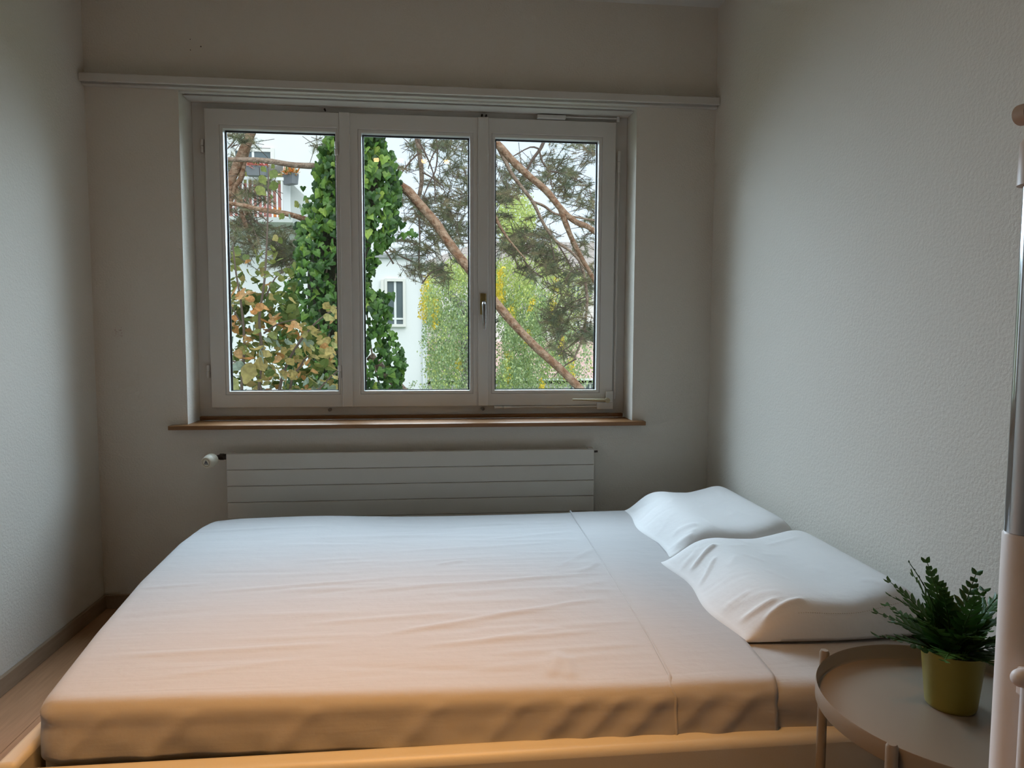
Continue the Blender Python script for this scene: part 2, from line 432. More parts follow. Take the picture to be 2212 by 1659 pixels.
MB().tube([a + Vector((-.008, 0, 0)), a.lerp(b, .3), a.lerp(b, .7), b], [.0075, .0065, .0045, .0035], 10).build('crank_lever', M['nickel'], og, smooth=True)
a, b = at(1068, 880, YS - .008), at(1290, 878, YS - .008)
MB().tube([a, b], .0035, 10).build('rod', M['white_gloss'], og, smooth=True)
for t0, t1 in ((0, .07), (.09, .16)):
    MB().tube([a.lerp(b, t0), a.lerp(b, t1)], .0065, 12).build('rod_clamp', M['white_gloss'], og, smooth=True)
a, b = at(1160, 257, YS - .006), at(1222, 259, YS - .006)
MB().box(a.x, b.x, YS - .016, YS + .0198, SZ1 + .0025, SZ1 + .018).build('scissor_housing', M['white_gloss'], og, bevel=0.002)
MB().tube([Vector((b.x - .005, YS - .004, SZ1 + .014)), Vector((.805, YS - .004, SZ1 + .0145))], .0034, 8).tube([Vector((.797, YS - .004, SZ1 + .0215)), Vector((.797, YS - .004, SZ1 + .001))], .006, 10).build('scissor_arm', M['white_gloss'], og, smooth=True)
for px_, py_ in ((713, 884), (1043, 882)):
    c = at(px_, py_, YS + .012)
    MB().tube([c + Vector((0, .007, -.002)), c + Vector((0, -.010, -.002))], .0075, 12).tube([c + Vector((0, -.0101, -.002)), c + Vector((0, -.0115, -.002))], .0032, 10).build('latch_pin', M['steel'], win, smooth=True)
for px_, py_ in ((702, 238), (1041, 250), (1050, 251)):
    c = at(px_, py_, YS + .012)
    MB().tube([c + Vector((0, .007, .001)), c + Vector((0, -.010, .001))], .0042, 10).build('latch_pin', M['dark'], win, smooth=True)

# ------------------------------------------------------------------ radiator
rd = empty('radiator', (-0.1, 2.99, 0.11), 'grey-white flat panel radiator with horizontal tubes under the window', 'radiator')
rx0, rx1, rp = -.858, .665, .0674
for k in range(8):
    z1 = .650 - k * rp
    MB().box(rx0, rx1, 2.960, 2.985, z1 - rp + .0013, z1).build('panel', M['rad'], rd, bevel=0.0025)
MB().box(rx0 + .004, rx1 - .004, 2.9855, 2.995, .115, .642).build('back_plate', M['rad'], rd)
for x in (rx0 + .004, rx1 - .028):
    MB().box(x, x + .024, 2.962, 2.996, .6515, .6545).build('end_cap', M['rad'], rd, bevel=0.001)
for x in (-.6, .4):
    MB().box(x, x + .04, 2.9955, 3.0295, .2, .6).build('bracket', M['rad'], rd)
MB().box(rx1 + .0005, rx1 + .008, 2.966, 2.974, .634, .642).tube([(rx1 + .0075, 2.970, .638), (rx1 + .016, 2.970, .638)], .0045, 8).build('vent_plug', M['dark'], rd)
vv = empty('thermostat_valve', (-.90, 2.96, .62), 'yellowed white thermostat knob with a grey triangle at the radiator end', 'valve')
MB().tube([(rx0 - .002, 2.972, .637), (rx0 - .012, 2.972, .637)], .012, 12).tube([(rx0 - .0115, 2.972, .637), (rx0 - .027, 2.972, .637)], .0135, 8).tube([(rx0 - .0265, 2.972, .637), (rx0 - .046, 2.962, .633)], .010, 12).build('valve_body', M['dark'], vv, smooth=True)
vc = Vector((-.9145, 2.905, .6215)); vd = Vector((-.30, -.94, -.12)).normalized()
b0 = Vector((-.9045, 2.953, .631))
def disc_tube(l, mname, nm, par):
    mb = MB(); mb.tube([b0 + vd * t for t, r in l], [r for t, r in l], 28); return mb.build(nm, M[mname], par, smooth=True)
disc_tube([(0, .017), (.004, .025), (.026, .0265), (.034, .0255), (.046, .0235), (.049, .021)], 'plastic', 'knob', vv)
kr = MB()
sd = vd.orthogonal().normalized(); sd = vd.cross(Vector((0, 0, 1))).normalized(); su = sd.cross(vd).normalized()
for j in range(26):
    an = j / 26 * 2 * math.pi; d = sd * math.cos(an) + su * math.sin(an)
    kr.tube([b0 + vd * .006 + d * .0258, b0 + vd * .028 + d * .0265], .0009, 5)
kr.build('knob_ribs', M['plastic'], vv)
rg = MB(); pc = b0 + vd * .0492
rg.tube([pc + (sd * math.cos(t) + su * math.sin(t)) * .0155 for t in np.linspace(0, 2 * math.pi, 25)], .0011, 6, caps=False)
rg.build('knob_ring', mat('stained_ring', (0.35, 0.27, 0.16), 0.6), vv)
p0 = pc + vd * .0004
raw_mesh('triangle_mark', [tuple(p0 + sd * x + su * z) for x, z in ((-.009, -.004), (.009, -.004), (0, .0105), (-.010, -.0052), (.010, -.0052), (.010, -.0078), (-.010, -.0078))], [(0, 1, 2), (3, 6, 5, 4)], M['ink'], vv)

# ------------------------------------------------------------------ bed
def rounded_box(x0, x1, y0, y1, z0, z1, r, step, xopen=False):
    """top and sides of a soft box as quads; xopen leaves the high-x end square and open"""
    xs = np.linspace(x0, x1, int((x1 - x0) / step) + 1); ys = np.linspace(y0, y1, int((y1 - y0) / step) + 1); zs = np.linspace(z0, z1, max(4, int((z1 - z0) / step) + 1))
    V, F = [], []
    def grid(P):
        k = len(V); a, b = P.shape[:2]
        V.extend(P.reshape(-1, 3).tolist())
        for i in range(a - 1):
            for j in range(b - 1):
                F.append((k + i * b + j, k + (i + 1) * b + j, k + (i + 1) * b + j + 1, k + i * b + j + 1))
    def g(fn, A, B):
        aa, bb = np.meshgrid(A, B, indexing='ij'); grid(np.stack(fn(aa, bb), -1))
    g(lambda a, b: (a, b, np.full_like(a, z1)), xs, ys)
    g(lambda a, b: (a, np.full_like(a, y0), b), xs, zs[:-1].tolist() + [z1])
    g(lambda a, b: (a, np.full_like(a, y1), b), xs, zs)
    g(lambda a, b: (np.full_like(a, x0), a, b), ys, zs)
    if not xopen: g(lambda a, b: (np.full_like(a, x1), a, b), ys, zs)
    V = np.array(V)
    lo = np.array([x0 + r, y0 + r, -9]); hi = np.array([x1 - (0 if xopen else r), y1 - r, z1 - r])
    q = np.clip(V, lo, hi); d = V - q; n = np.linalg.norm(d, axis=1, keepdims=True)
    nn = d / np.maximum(n, 1e-9)
    P = q + nn * np.minimum(n, r)
    P = np.where(n > 1e-9, q + nn * r, V)
    return P, nn, F
def ridge(P2, a, b, w):
    """bell-shaped ridge along the segment a-b"""
    a = np.array(a); b = np.array(b); ab = b - a; L = ab @ ab
    t = np.clip(((P2 - a) @ ab) / L, 0, 1)
    d = np.linalg.norm(P2 - (a + t[:, None] * ab), axis=1)
    return np.exp(-(d / w) ** 2) * np.clip(np.minimum(t, 1 - t) * 5 + .05, 0, 1)
MZ = 0.418
def xleft(y): return np.interp(y, [1.40, 1.46, 1.78, 2.15, 2.5, 2.82], [-.784, -.795, -.84, -.880, -.897, -.88])
def warp(P, n):
    x, y, z = P[:, 0].copy(), P[:, 1], P[:, 2]
    s = np.clip((.25 - x) / 1.0, 0, 1)                          # foot end leans outwards towards the wall
    hz = np.clip((z - .33) / .06, 0, 1)
    x2 = x + s * hz * (xleft(y) + .782)
    y2 = y + np.clip((2.1 - y) / .7, 0, 1) * (-.037 * (x + .1))      # front edge runs slightly skew
    for sy, yc, r in ((1, 2.806, .13), (-1, 1.402, .055)):           # soft corners at the foot end
        cx, cy = xleft(np.array([yc]))[0] + r, yc - sy * r
        dx, dy = np.minimum(x2 - cx, 0), np.maximum((y2 - cy) * sy, 0); m2 = (dx < 0) & (dy > 0); nr = np.hypot(dx, dy)
        k = np.where(m2 & (nr > r), r / np.maximum(nr, 1e-6), 1)
        z = z - np.where(m2, .006 * np.clip(-dx * dy / (r * r) * 2, 0, 1) * hz, 0)
        x2 = np.where(m2, cx + dx * k, x2); y2 = np.where(m2, cy + sy * dy * k, y2)
    return np.stack([x2, y2, z], 1)
def finish_soft(name, P, F, material, parent=None, sub=False):
    me = bpy.data.meshes.new(name); me.from_pydata(P.tolist(), [], F); me.update()
    bm = bmesh.new(); bm.from_mesh(me); bmesh.ops.remove_doubles(bm, verts=bm.verts, dist=1e-5)
    bmesh.ops.recalc_face_normals(bm, faces=bm.faces); bm.to_mesh(me); bm.free()
    me.materials.append(material); me.polygons.foreach_set('use_smooth', [True] * len(me.polygons))
    o = bpy.data.objects.new(name, me); COL.objects.link(o)
    if parent: set_parent(o, parent)
    return o
bf = empty('bed', (0.18, 2.1, 0), 'low cream padded bed frame around the mattress', 'bed')
RZ = .332
MB().box(-.838, 1.185, 1.318, 1.372, .10, RZ).build('side_rail', M['frame'], bf, bevel=0.018, bseg=4, smooth=True)
MB().box(-.838, 1.185, 2.835, 2.885, .10, RZ).build('side_rail', M['frame'], bf, bevel=0.018, bseg=4, smooth=True)
MB().box(-.838, -.795, 1.3725, 2.8345, .10, RZ).build('foot_rail', M['frame'], bf, bevel=0.012, bseg=3, smooth=True)
MB().box(1.150, 1.185, 1.3725, 2.8345, .10, RZ).build('head_rail', M['frame'], bf, bevel=0.012, bseg=3, smooth=True)
for x in (-.78, 1.09):
    for y in (1.38, 2.78):
        MB().box(x, x + .05, y, y + .05, 0, .2).build('leg', M['frame'], bf)
for k in range(12):
    x = -.72 + k * .155
    MB().box(x, x + .07, 1.3725, 2.8345, .185, .20).build('slat', M['wood'], bf)
P, N, F = rounded_box(-.776, 1.146, 1.385, 2.80, .202, MZ, .036, .016)
P = P.copy()
P2 = P[:, :2]
side = np.clip((-N[:, 1]), 0, 1)
hdis = np.zeros(len(P))
for k in range(26):
    y0 = rng.uniform(.26, .42); x0 = rng.uniform(.6, .9)
    hdis += side * rng.uniform(.002, .006) * ridge(np.stack([P[:, 0], P[:, 2]], 1), (x0, y0), (x0 + rng.uniform(.15, .4), y0 + rng.uniform(-.01, .03)), .009)
P = warp(P, N) + N * hdis[:, None]
mtr = finish_soft('mattress', P, F, M['fitted'])
tag(mtr, 'mattress in a smooth white fitted sheet on the cream bed frame', 'mattress')

# top sheet: drawn over the mattress, folded back near the pillows
XE = .735
P, N, F = rounded_box(-.784, XE, 1.377, 2.808, .318, MZ + .006, .040, .009, xopen=True)
def xedge(y): return np.interp(y, [1.33, 1.42, 1.56, 1.84, 2.13, 2.47, 2.80], [.682, .706, .716, .736, .742, .757, .757])
def seam(y): return np.interp(y, [1.37, 1.6, 2.02, 2.4, 2.8], [.480, .497, .510, .521, .531])
u = np.clip((P[:, 0] - .2) / (XE - .2), 0, 1)
P[:, 0] += u * (xedge(P[:, 1]) - XE)
P2 = P[:, :2]; top = np.clip(N[:, 2], 0, 1) + (np.abs(N).sum(1) < .1); top = np.clip(top, 0, 1); front = np.clip(-N[:, 1], 0, 1)
dz = np.zeros(len(P)); ds = P[:, 0] - seam(P[:, 1])
dz += .0025 * (1 / (1 + np.exp(-np.clip(ds / .004, -40, 40)))) 
for k in range(75):                                                        # fine long creases
    x0 = rng.uniform(-.8, .45); y0 = rng.uniform(1.45, 2.65); L = rng.uniform(.12, .55); an = rng.normal(.05, .10)
    dz += top * rng.uniform(.0006, .0020) * rng.choice([1, 1, -1]) * ridge(P2, (x0, y0), (min(x0 + L, .5), y0 + L * an), rng.uniform(.008, .014))
for a, b, am, w in (((-.15, 1.66), (.46, 1.86), .0040, .010), ((-.05, 1.60), (.40, 1.66), .0035, .009), ((.10, 1.62), (.30, 1.68), .0030, .010),
                  ((.235, 1.44), (.27, 1.56), .0060, .016), ((.275, 1.43), (.285, 1.53), .0050, .013), ((-.25, 1.95), (.50, 2.05), .0030, .010),
                  ((-.30, 1.75), (.10, 1.79), .0028, .010), ((-.6, 2.0), (-.1, 2.06), .0024, .011), ((.02, 2.17), (.10, 2.2), .0040, .009),
                  ((.42, 2.05), (.50, 2.15), .0035, .010), ((.36, 2.1), (.52, 2.3), .0030, .010), ((-.70, 1.60), (-.2, 1.63), .0030, .011)):
    dz += top * am * ridge(P2, a, b, w)
dz += top * .004 * np.sin(P[:, 0] * 3.1 + 1) * np.sin(P[:, 1] * 4.0) + top * .009 * np.exp(-((P[:, 0] + .40) / .22) ** 2 - ((P[:, 1] - 2.7) / .25) ** 2)
PX = np.stack([P[:, 0], P[:, 2]], 1); fd = np.zeros(len(P))
low = np.clip((MZ - .02 - P[:, 2]) / .08, 0, 1)
xx = P[:, 0]; bulge = .5 + .3 * np.sin(xx * 7.3 + 1.1) + .2 * np.sin(xx * 17.7 + 22 * P[:, 2])
fd += front * low ** 1.5 * .007 * bulge - front * .004 * np.exp(-((P[:, 2] - .385) / .018) ** 2)
for x0, am, w in ((.47, .0060, .016), (.385, .0050, .013), (.30, .0055, .016), (.19, .0040, .014), (.66, .0070, .018), (.57, .004, .014), (.02, .004, .016), (-.22, .0035, .015), (-.46, .004, .016), (-.62, .003, .012)):
    fd += front * am * ridge(PX, (x0, .425), (x0 - .13, .30), w)                # slanting drape folds on the side
fd += front * low * .0015 * np.sin(P[:, 0] * 43 + 60 * P[:, 2])
P = warp(P, N) + N * np.where(top > .5, 0, fd)[:, None]
P[:, 2] += dz * np.clip(top + .0, 0, 1)
P[:, 1] = np.where((N[:, 1] < -.5), np.maximum(P[:, 1], 1.3735 + .0 * P[:, 0]) if False else P[:, 1], P[:, 1])
sh = finish_soft('bed_sheet', P, F, M['sheet'])
so = sh.modifiers.new('thickness', 'SOLIDIFY'); so.thickness = .0016; so.offset = 1
hp = [(seam(y), y, MZ + .0095) for y in np.linspace(2.79, 1.43, 90)] + [(seam(1.4), 1.377 + .040 - .0415 * math.sin(t), MZ - .034 + .0425 * math.cos(t)) for t in np.linspace(.1, 1.5, 9)] 
hq = warp(np.array(hp[:90], float), None)
fm = (N[:, 1] < -.3) & (np.abs(P[:, 0] - .479) < .0085) & (P[:, 2] > .322)
fp = P[fm]; fp = fp[np.argsort(-fp[:, 2])]
rows = [fp[np.abs(fp[:, 2] - zz) < .006].mean(0) for zz in np.linspace(MZ + .002, .326, 12) if (np.abs(fp[:, 2] - zz) < .006).any()]
hq = np.concatenate([hq, np.array(rows) + np.array([0, -.001, 0])])
MB().tube([tuple(p) for p in hq], .0034, 6).build('hem', M['sheet'], sh, smooth=True)
tag(sh, 'large white cotton sheet spread over the mattress with a folded hem', 'bed sheet')

def pillow(x0, x1, y0, y1, zb, hs, seed, label, wr):
    r2 = np.random.default_rng(seed)
    nu, nv = 84, 110
    U, V = np.meshgrid(np.linspace(0, 1, nu), .5 - .5 * np.cos(np.pi * np.linspace(0, 1, nv)), indexing='ij')
    prof = np.interp(U, [0, .03, .10, .17, .24, .33, .46, .60, .74, .84, .91, .96, .985, 1], [0, .10, .36, .62, .78, .82, .76, .74, .88, 1.0, .97, .80, .55, 0])
    k = np.ones(7) / 7
    prof = np.apply_along_axis(lambda c: np.convolve(np.pad(c, 3, 'edge'), k, 'valid'), 0, prof); prof[0] = 0; prof[-1] = 0
    e = np.abs(2 * V - 1)
    en = np.clip(1 - e ** (12 + 0 * U), 0, 1) ** .45
    T = hs * prof * en
    X = x0 + (x1 - x0) * U; Y = y0 + (y1 - y0) * V
    # outline: bulging side, pinched corners at the open end
    Y = Y + (V - .5) * .022 * np.sin(np.pi * np.clip(U * 1.15, 0, 1)) - (V - .5) * .02 * (1 - U)
    X = X - .012 * np.sin(V * 9 + seed) * (1 - U) ** 3
    P2 = np.stack([X.ravel(), Y.ravel()], 1); D = np.zeros(P2.shape[0])
    for kx in range(7):                      # gathers of the loose open end
        yy = r2.uniform(y0 + .02, y1 - .02)
        D += r2.uniform(.001, .003) * r2.choice([1, -1]) * ridge(P2, (x0 + .005, yy), (x0 + r2.uniform(.07, .15), yy + r2.normal(0, .04)), r2.uniform(.006, .012))
    for a, b, am, w in wr: D += am * ridge(P2, a, b, w)
    for kx in range(10):
        xx = r2.uniform(x0 + .12, x1 - .1); yy = r2.uniform(y0 + .08, y1 - .1); an = r2.uniform(0, 6.3); L = r2.uniform(.05, .14)
        D += r2.uniform(.001, .0028) * ridge(P2, (xx, yy), (xx + L * math.cos(an), yy + L * math.sin(an)), .010)
    D = D.reshape(U.shape) * np.clip(np.minimum(U * 25, (1 - U) * 12), 0, 1) * np.clip((1 - e) * 14, 0, 1)
    Zt = zb + .004 + T + D
    Zb = zb + .001 + .004 * np.clip((e - .9) * 10, 0, 1) * prof * (hs / .1) + 0 * U
    Zb = np.minimum(Zb, Zt)
    V3 = np.concatenate([np.stack([X, Y, Zt], -1).reshape(-1, 3), np.stack([X, Y, Zb], -1).reshape(-1, 3)])
    F = []; o = nu * nv
    for i in range(nu - 1):
        for j in range(nv - 1):
            a = i * nv + j
            F.append((a, a + nv, a + nv + 1, a + 1)); F.append((o + a, o + a + 1, o + a + nv + 1, o + a + nv))
    for i in range(nu - 1):
        a, b = i * nv, (i + 1) * nv; F.append((a, o + a, o + b, b)); a, b = a + nv - 1, b + nv - 1; F.append((a, b, o + b, o + a))
    for j in range(nv - 1):
        a, b = j, j + 1; F.append((a, b, o + b, o + a)); a, b = (nu - 1) * nv + j, (nu - 1) * nv + j + 1; F.append((a, o + a, o + b, b))
    p = finish_soft('pillow', V3, F, M['pcase'])
    if seed == 5:
        sb = MB(); js = int(np.searchsorted(V[0], .022))
        for i in range(24, 78):
            for fr_ in (.4,):
                q = np.array([X[i, js], Y[i, js], Zt[i, js]]) * (1 - fr_) + np.array([X[i + 1, js], Y[i + 1, js], Zt[i + 1, js]]) * fr_
                sb.box(q[0] - .0009, q[0] + .0009, q[1] - .0022, q[1] - .0004, q[2] - .0004, q[2] + .0008)
        sb.build('stitching', mat('stitch_shade', (0.60, 0.53, 0.45), .9), p)  # dashes coloured darker to draw the shading of the stitches
    return tag(p, label, 'pillow', 'pillows at the head of the bed')
zb = MZ + .004
pl_far = pillow(.738, 1.182, 2.165, 2.785, zb, .112, 3, 'white contour pillow nearest the window',
       [((.79, 2.30), (.86, 2.24), .006, .012), ((.77, 2.22), (.83, 2.20), .005, .010)])
pl_near = pillow(.703, 1.182, 1.545, 2.140, zb, .112, 5, 'white contour pillow nearest the round side table',
       [((.735, 1.98), (.835, 2.02), .010, .008), ((.73, 1.88), (.80, 1.95), .008, .007), ((.725, 1.62), (.82, 1.60), .006, .008), ((.72, 1.70), (.79, 1.68), .004, .007),
        ((.76, 1.57), (.88, 1.585), .006, .008)])
# ------------------------------------------------------------------ side table
TC = Vector((.866, 1.068)); TR = .219
tb = empty('side_table', (TC.x, TC.y, 0), 'round taupe metal tray table beside the bed', 'table')
MB().lathe([(0, .506), (TR - .006, .506), (TR - .003, .509), (TR - .0025, .531), (TR - .0012, .533), (TR, .531), (TR, .503), (TR - .004, .500), (0, .500)], (TC.x, TC.y, 0), 96).build('tray', M['taupe'], tb, smooth=True)
la = [R(128), R(211), R(308), R(31)]
lp = [TC + Vector((math.cos(a), math.sin(a))) * (TR + .0095) for a in la]
lp[0] = Vector((.7385, 1.2565))
for p in lp:
    MB().tube([(p.x, p.y, 0), (p.x, p.y, .536), (p.x, p.y, .541)], [.009, .009, .0065], 16).build('leg', M['taupe'], tb, smooth=True)
for i, zz in ((0, .4885), (1, .4885)):
    a, b = lp[i], lp[i + 2]
    MB().tube([(a.x, a.y, zz - i * .02), (b.x, b.y, zz - i * .02)], .008, 12).build('cross_bar', M['taupe'], tb, smooth=True)
for i in (0, 1):
    a, b = lp[i], lp[i + 2]
    MB().tube([(a.x, a.y, .12 - i * .02), (b.x, b.y, .12 - i * .02)], .008, 12).build('cross_bar', M['taupe'], tb, smooth=True)

# potted plant
pc0 = Vector((.884, 1.105, .5062))
pp = empty('potted_plant', pc0, 'green artificial fern in an olive-gold metal pot on the tray table', 'plant')
MB().lathe([(0, 0), (.0375, 0), (.0388, .0015), (.0400, .006), (.0492, .098), (.0505, .0995), (.0498, .1012), (.0478, .099), (.0455, .085), (0, .085)], pc0, 48).build('pot', M['pot'], pp, smooth=True)
MB().lathe([(0, .088), (.03, .0885), (.0452, .0862)], pc0, 32).build('soil', M['soil'], pp, smooth=True)
M['fern'] = leaf_mat('fern_leaf', [(0, (0.02, 0.065, 0.014)), (.5, (0.035, 0.11, 0.02)), (1, (0.07, 0.17, 0.03))], 'object', 0.42, 0.12)
def frond(az, length, rise, droop, lw, seed):
    """arching frond: a rib with pairs of narrow lobes that grow shorter towards the tip"""
    r2 = random.Random(seed)
    mb = MB(); out = Vector((math.cos(az), math.sin(az), 0)); sidev = Vector((-math.sin(az), math.cos(az), 0))
    base = pc0 + Vector((0, 0, .09)) + out * r2.uniform(.004, .022)
    n = 11; pts = []
    for i in range(n + 1):
        t = i / n
        pts.append(base + out * (length * (t * .55 + .45 * t * t) * math.cos(rise)) + Vector((0, 0, length * (math.sin(rise) * 1.25 * t - droop * t * t))))
    mb.tube(pts, [.0016 * (1 - .75 * i / n) + .0003 for i in range(n + 1)], 5)
    for i in range(2, n + 1):
        t = i / n
        L = lw * math.sin(math.pi * min(1, .16 + .84 * t) ** .8) ** .7 * (1 - .35 * t) if i < n else lw * .35
        tang = (pts[min(i + 1, n)] - pts[i - 1]).normalized(); nrm = sidev.cross(tang).normalized()
        for s in (-1, 1):
            ang = R(58 - 22 * t) + r2.uniform(-.1, .1)
            d = (tang * math.cos(ang) + sidev * s * math.sin(ang) + nrm * r2.uniform(-.1, .18)).normalized()
            w = d.cross(nrm).normalized() * (.0050 + .0012 * r2.random()) * (1.15 - .4 * t)
            c = pts[i]; k = len(mb.v)
            mb.v += [tuple(c), tuple(c + d * L * .35 + w + nrm * .0008), tuple(c + d * L * .75 + w * .75), tuple(c + d * L - nrm * .002), tuple(c + d * L * .75 - w * .75), tuple(c + d * L * .35 - w + nrm * .0008), tuple(c + d * L * .5 - nrm * .0012)]
            mb.f += [(k, k + 1, k + 6), (k + 1, k + 2, k + 6), (k + 2, k + 3, k + 6), (k + 3, k + 4, k + 6), (k + 4, k + 5, k + 6), (k + 5, k, k + 6)]
    me = bpy.data.meshes.new('frond'); me.from_pydata([tuple(Vector(v) - pc0) for v in mb.v], [], mb.f); me.update()
    o = mesh_obj('frond', me, M['fern'], None, True); o.location = pc0; set_parent(o, pp); return o
fr = []
_rf = random.Random(4)
for k in range(9): fr.append((R(180 - k * 40 + _rf.uniform(-8, 8)), _rf.uniform(.115, .135), R(_rf.uniform(12, 24)), _rf.uniform(.05, .18), .043))
for k in range(9): fr.append((R(160 - k * 40 + _rf.uniform(-10, 10)), _rf.uniform(.13, .15), R(_rf.uniform(38, 52)), _rf.uniform(.15, .3), .044))
for k in range(8): fr.append((R(20 + k * 45), .10, R(_rf.uniform(25, 60)), .4, .038))
for k in range(6): fr.append((R(150 - k * 60 + _rf.uniform(-10, 10)), _rf.uniform(.125, .15), R(_rf.uniform(58, 70)), _rf.uniform(.1, .25), .042))
fr.append((R(150), .15, R(64), .12, .018))
for i, a in enumerate(fr): frond(*a, seed=i)

# ------------------------------------------------------------------ garment rack at the right edge
RK = Vector((.684, .750))
rk = empty('garment_rack', (RK.x, RK.y, 0), 'white plastic and chrome upright of a garment rack at the right edge', 'rack')
MB().tube([(RK.x, RK.y, .02), (RK.x, RK.y, .915), (RK.x, RK.y, .918)], [.0232, .0232, .021], 28).build('lower_sleeve', M['sleeve'], rk, smooth=True)
MB().tube([(RK.x - .002, RK.y, .9182), (RK.x - .002, RK.y, 1.318)], .0200, 28).build('pole', M['chrome'], rk, smooth=True)
MB().tube([(RK.x - .004, RK.y, 1.3185), (RK.x - .004, RK.y, 1.366), (RK.x - .003, RK.y, 1.372), (RK.x - .003, RK.y, 1.62)], [.0245, .0235, .0205, .0205], 28).build('upper_sleeve', M['sleeve2'], rk, smooth=True)
kn = at(2206, 249, .715)
MB().tube([kn, kn + Vector((0, -.014, 0))], [.0112, .0100], 24).tube([kn + Vector((0, -.0001, 0)), (RK.x - .01, RK.y, 1.398)], .006, 12).build('knob', M['sleeve2'], rk, smooth=True)
cb0 = at(2187, 1466, .712)
MB().tube([cb0 + Vector((t, 0, 0)) for t in (.0003, .002, .006, .012, .42)], [.002, .0062, .0092, .0108, .0108], 20).build('cross_bar', M['sleeve'], rk, smooth=True)
MB().box(cb0.x + .020, RK.x + .03, cb0.y + .006, RK.y - .02, cb0.z - .028, cb0.z + .006).build('bar_clip', M['sleeve'], rk, bevel=.003)
lb0 = at(2222, 1560, .712)
MB().tube([(lb0.x, lb0.y, .02), (lb0.x, lb0.y, cb0.z - .0105)], .0095, 16).build('lower_bar', M['sleeve'], rk, smooth=True)
MB().box(RK.x - .03, RK.x + .06, RK.y - .25, RK.y + .12, 0, .022).build('foot', M['sleeve'], rk, bevel=.004)

# ------------------------------------------------------------------ ceiling spotlight bar over the near side of the bed
lb = empty('ceiling_spotlight', (-.19, .94, ZC), 'ceiling bar with four warm spotlights mirrored in the window glass', 'lamp')
MB().box(-.52, .14, .915, .965, ZC - .022, ZC - .0005).build('bar', M['white_trim'], lb, bevel=.003)
em = bpy.data.materials.new('warm_bulb'); em.use_nodes = True
_e = em.node_tree.nodes['Principled BSDF']; _e.inputs['Emission Color'].default_value = (1, .62, .28, 1); _e.inputs['Emission Strength'].default_value = 40
for i, x in enumerate((-.449, -.272, -.098, .070)):
    MB().lathe([(.012, .060), (.020, .055), (.030, .0), (.028, .0), (.018, .052), (.0, .054)], (x, .94, ZC - .105), 24).tube([(x, .94, ZC - .047), (x, .94, ZC - .0222)], .006, 8).build('lamp_shade', M['white_trim'], lb, smooth=True)
    MB().lathe([(0, .004), (.015, .006), (.021, .016), (.018, .034), (0, .040)], (x, .94, ZC - .132), 20).build('bulb', em, lb, smooth=True)
    l = add_light('spot_bulb', 'SPOT', (x, .94, ZC - .138), (x * .6 - .12, 1.22, .42), 47, (1, .49, .15), spot_size=R(68), spot_blend=1.0, shadow_soft_size=.03)
    set_parent(l, lb)
#EXTERIOR
# ------------------------------------------------------------------ outside: houses
M['facade'] = mat('white_render', (0.72, 0.745, 0.745), 0.9, var=(0.9, 0.7, (0.66, 0.69, 0.69)), bump=(30, 0.1, 0.01), stretch=(1, 1, .35))
M['facade2'] = mat('cream_render', (0.74, 0.71, 0.67), 0.9, var=(1.2, 0.7, (0.66, 0.63, 0.60)))
M['concrete'] = mat('pale_concrete', (0.52, 0.55, 0.53), 0.9, var=(3, 0.7, (0.42, 0.45, 0.43)))
M['hframe'] = mat('house_window_paint', (0.66, 0.66, 0.62), 0.6)
M['red'] = mat('red_balcony_blind', (0.66, 0.24, 0.21), 0.8, var=(6, 0.6, (0.70, 0.34, 0.30)))
M['orange'] = mat('orange_crate', (0.75, 0.25, 0.06), 0.7)
M['planter'] = mat('grey_planter', (0.16, 0.175, 0.19), 0.7)
M['lime'] = mat('lime_screen', (0.60, 0.62, 0.12), 0.8, var=(4, 0.6, (0.75, 0.75, 0.45)))
M['dimroom'] = mat('dim_recess', (0.42, 0.40, 0.38), 0.9)
M['metal'] = mat('grey_metal', (0.30, 0.32, 0.32), 0.5, 0.3)
def tile_material(name, c1, c2, rows):
    mt = bpy.data.materials.new(name); mt.use_nodes = True
    n, l = mt.node_tree.nodes, mt.node_tree.links; b = n['Principled BSDF']; b.inputs['Roughness'].default_value = .85
    tc = n.new('ShaderNodeTexCoord'); wv = n.new('ShaderNodeTexWave'); wv.bands_direction = 'Z'; wv.wave_profile = 'SAW'; wv.inputs['Scale'].default_value = rows
    nz = n.new('ShaderNodeTexNoise'); nz.inputs['Scale'].default_value = 6
    l.new(tc.outputs['Object'], wv.inputs[0]); l.new(tc.outputs['Object'], nz.inputs['Vector'])
    rp = n.new('ShaderNodeValToRGB'); rp.color_ramp.elements[0].color = (*c1, 1); rp.color_ramp.elements[1].color = (*c2, 1); rp.color_ramp.elements[0].position = .35; rp.color_ramp.elements[1].position = .65
    l.new(nz.outputs['Fac'], rp.inputs[0]); l.new(rp.outputs[0], b.inputs['Base Color'])
    bp = n.new('ShaderNodeBump'); bp.inputs['Strength'].default_value = 1; bp.inputs['Distance'].default_value = .08
    l.new(wv.outputs['Fac'], bp.inputs['Height']); l.new(bp.outputs[0], b.inputs['Normal'])
    return mt
M['tiles'] = tile_material('clay_roof_tiles', (0.46, 0.30, 0.26), (0.58, 0.42, 0.37), 1.2)
M['tiles2'] = tile_material('weathered_roof_tiles', (0.30, 0.26, 0.23), (0.42, 0.37, 0.33), 1.2)

